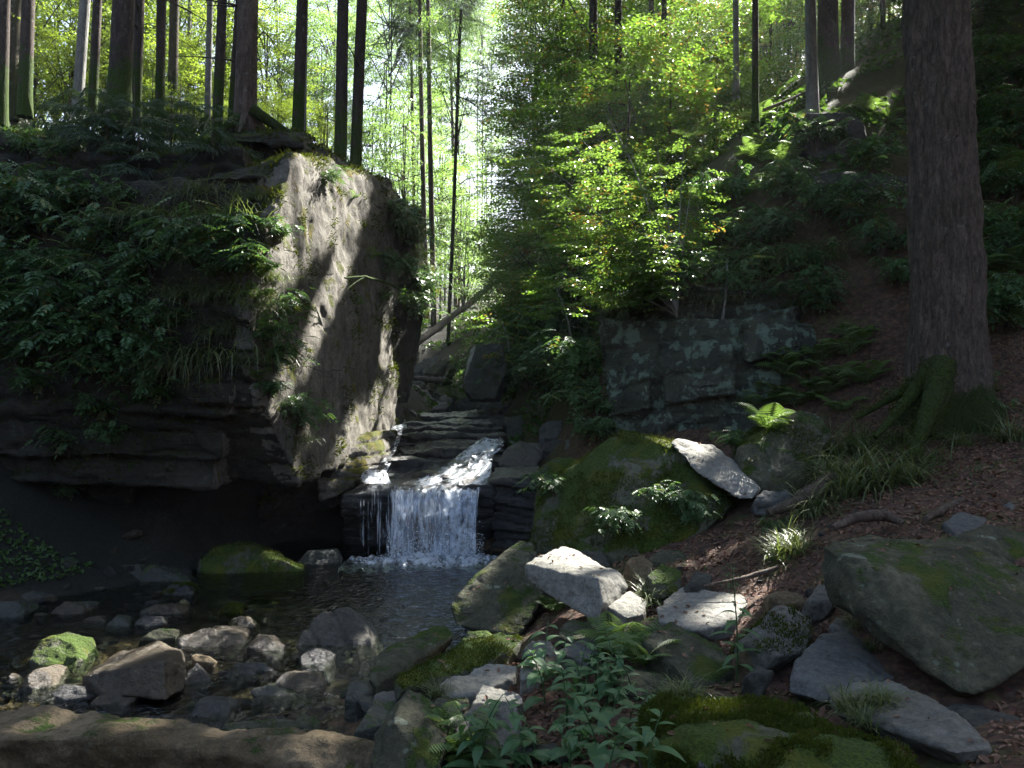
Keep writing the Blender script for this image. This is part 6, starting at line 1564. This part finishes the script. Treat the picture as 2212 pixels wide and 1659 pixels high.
def leafy(u, v, y, s, kind, i, label, group, name='beech_tree', zs=1.0, carved=False):
    """A leafy tree whose crown centre is seen at (u, v)."""
    c = P(u, v, y); g = ground_z(c[0], y)[0]
    if c[2] - g < 1.0: c[2] = g + 1.0
    root = empty(name, (c[0], y, g - .1), label, 'tree', group)
    top = np.array([0.1, 0, c[2] - g + 2.2 * s * zs])
    trunk_part(root, .03 + .025 * s, top, .015, 'dark', 1.2, 8, 0, 900 + i, 12)
    if carved:
        b = MB(); o_ = np.array([c[0], y, c[2]])
        crown_spheroid(b, np.random.default_rng(3000 + i), (0, 0, 0), np.array([2.6, 2.6, 3.4]) * s, 30, 11, SPRAYS, np.array([[0, 0, z * s] for z in np.linspace(-3, 2.2, 8)]), 1.15 * s ** .5, lambda C: carve(C + o_))
        crown_copy(root, b.mesh('crown', [LEAF['beech'], BARK['twig']]), (0, 0, c[2] - g), 1.0)
    else:
        crown_copy(root, {'b': CR_BEECH, 'f': CR_FAR, 'g': CR_GLOW}[kind][i % 3], (0, 0, c[2] - g), (s, s, s * zs), i * 1.3)
r_ = np.random.default_rng(77)
n_i = 0
for u, v, y, s in [(30, 90, 21, 1.0), (120, 60, 23, 1.1), (70, 170, 18, .6), (220, 110, 21, .9), (310, 60, 23, .9), (330, 190, 18, .5), (400, 90, 24, .9), (410, 210, 19, .45), (480, 180, 22, .6), (570, 170, 22, .6), (600, 260, 20, .4), (240, 190, 17, .5), (150, 180, 17, .55), (490, 20, 27, .9), (200, 20, 26, 1.1), (700, 300, 21, .4), (10, 10, 26, 1.2), (530, 240, 19, .45), (400, 285, 16, .35), (340, 285, 15.5, .3), (450, 280, 17, .35), (590, 300, 17, .3)]:
    leafy(u, v, y, s, 'g', n_i, 'sunlit yellow-green beech glowing behind the trunks on the brow', 'glowing beeches behind the brow'); n_i += 1
for u, v, y, s in [(600, 110, 34, 1.0), (690, 200, 34, .9), (720, 20, 38, 1.0), (690, 280, 28, .7), (840, 50, 30, .8), (830, 230, 32, .8), (800, 310, 29, .7), (870, 380, 28, .8), (900, 130, 36, .9), (950, 430, 32, .8), (990, 520, 30, .7), (1010, 440, 36, .8), (850, 470, 34, .9), (900, 290, 44, 1.1), (880, 570, 30, .6), (1000, 600, 28, .6), (960, 560, 40, .9), (950, 190, 52, .9), (1045, 330, 48, .7), (990, 90, 55, .9), (930, 360, 48, .9), (1050, 200, 60, 1.0), (780, 90, 44, 1.0), (660, 120, 46, 1.1), (880, 30, 50, 1.1), (1040, 60, 46, .6), (1010, 500, 44, .8), (1060, 120, 62, 1.1), (1030, 20, 58, 1.0), (1075, 300, 58, .8), (1000, 300, 64, .8)]:
    leafy(u, v, y, s, 'f', n_i, 'hazy green tree filling the valley beyond the outcrop', 'hazy trees of the valley'); n_i += 1
for u, v, y, s in [(1150, 120, 24, .55), (1160, 300, 22, .5), (1140, 430, 20, .45), (1130, 540, 18, .35), (1180, 30, 26, .6), (1250, 200, 22, .9), (1300, 60, 26, 1.1), (1260, 350, 19, .7), (1230, 470, 17, .5), (1330, 180, 24, .9), (1180, 580, 16, .38), (1240, 600, 14.5, .35), (1290, 440, 16, .55), (1200, 210, 26, .7), (1350, 380, 19, .6), (1120, 640, 17, .33), (1165, 690, 15.5, .3), (1190, 400, 21, .5)]:
    leafy(u, v, y, s, 'b', n_i, 'broad leafy beech overhanging the stream across from the outcrop', 'beeches overhanging the stream', carved=True); n_i += 1
for u, v, y, s in [(1380, 90, 27, 1.1), (1420, 200, 24, .9), (1370, 250, 21, .8), (1500, 160, 25, .9), (1480, 260, 20, .7), (1560, 80, 30, 1.2), (1580, 210, 22, .7), (1660, 170, 24, .8), (1700, 110, 27, .9), (1460, 10, 32, 1.2), (1720, 30, 30, 1.0), (1600, 150, 27, .9), (1860, 20, 26, 1.0), (1920, 30, 24, .9), (1880, 100, 23, .6), (1540, 250, 19, .6), (1680, 60, 34, 1.2), (1950, 90, 21, .6), (1350, 320, 18, .7), (1440, 300, 18, .7)]:
    leafy(u, v, y, s, 'b', n_i, 'leafy young beech along the sunny crest of the slope', 'young beeches on the crest', carved=True); n_i += 1

# the sunlit sapling leaning over the stream
base = P(1462, 668, 10.9)
root = empty('beech_sapling', base, 'slender beech sapling with pale leaning stems and shining flat leaf sprays over the stream', 'sapling')
sb, lb = MB(), MB(); r_ = np.random.default_rng(88)
tips = [(1255, 300, 10.6), (1180, 400, 11.0), (1310, 250, 11.3), (1360, 470, 10.0), (1280, 480, 10.4), (1420, 330, 11.2), (1230, 520, 11.0), (1330, 560, 10.2), (1480, 280, 11.6), (1130, 330, 11.6), (1390, 390, 10.5), (1300, 400, 10.8), (1160, 470, 11.4), (1250, 430, 10.2), (1210, 590, 11.2), (1360, 320, 10.4), (1290, 620, 10.6), (1500, 380, 11.4), (1200, 280, 11.4), (1420, 560, 10.4)]
for k, (u, v, y) in enumerate(tips):
    e = P(u, v, y) - base
    p = bez([0, 0, -.1], np.array([e[0] * .35, e[1] * .4, e[2] * .62]), e, 14)
    v_, f_ = tube(p, np.linspace(.020 if k < 3 else .011, .003, 14), 6); sb.add(v_, f_)
    n = 20
    t = np.linspace(.3, 1.0, n)
    pos = np.stack([np.interp(t, np.linspace(0, 1, 14), p[:, i]) for i in range(3)], 1) + r_.normal(0, .06, (n, 3))
    az = math.atan2(e[1], e[0]) + np.where(np.arange(n) % 2 == 0, 1, -1) * r_.uniform(.2, 1.2, n)
    M = frames(pos, np.stack([np.cos(az), np.sin(az), r_.normal(-.06, .1, n)], 1), np.stack([r_.normal(0, .14, n), r_.normal(0, .14, n), np.ones(n)], 1), r_.uniform(.6, 1.0, n))
    for q_ in range(3): stamp(lb, SPRAYS_FINE[q_], M[q_::3], r_, .2)
sb.build('stem', BARK['beech'], root, True)
lb.build('foliage', LEAF['sapling'], root)
# twig-thin saplings on the shaded bank
for i, (u, v, uu, vv, y, lab) in enumerate([(1100, 760, 1078, 690, 14, 'thin pale sapling over the dark mossy block'), (1235, 740, 1200, 620, 13, 'thin grey sapling on the bank before the lichened wall'), (1560, 690, 1570, 560, 10.8, 'bare thin stem hanging down the lichened wall')]):
    b0_ = P(u, v, y); e = P(uu, vv, y) - b0_
    root = empty('sapling', b0_, lab, 'sapling')
    b = MB(); p = bez([0, 0, 0], e * .5 + np.array([.05, 0, .1]), e, 9); v_, f_ = tube(p, np.linspace(.018, .006, 9), 6); b.add(v_, f_); b.build('stem', BARK['beech'], root, True)
    b = MB(); n = 16 if i < 2 else 3
    pos = p[np.linspace(4, 8, n).astype(int)] + r_.normal(0, .15, (n, 3)); az = r_.uniform(-3, 3, n)
    stamp(b, SPRAYS_FINE[i], frames(pos, np.stack([np.cos(az), np.sin(az), az * 0 - .1], 1), np.stack([az * 0 + .1, az * 0, az * 0 + 1], 1), r_.uniform(.7, 1.1, n)), r_)
    b.build('foliage', LEAF['beech'], root)

# ------------------------------------------------------------------ valley haze
hm = NT('valley_haze')
pv = hm.n('VolumePrincipled', {'Color': (0.86, 0.92, 1.0, 1), 'Density': 0.0009, 'Anisotropy': 0.35})
hm.t.links.new(pv.outputs[0], hm.out.inputs['Volume'])
b = MB()
X0, X1, Y0, Y1, Z0, Z1 = -118, 118, -60, 200, -14, 40
b.add(np.array([(x, y, z) for x in (X0, X1) for y in (Y0, Y1) for z in (Z0, Z1)], float), np.array([[0, 1, 3, 2], [4, 6, 7, 5], [0, 4, 5, 1], [2, 3, 7, 6], [0, 2, 6, 4], [1, 5, 7, 3]]))
tag(b.build('haze', hm.m), 'thin pale haze hanging in the forest valley', 'haze', kind='stuff')
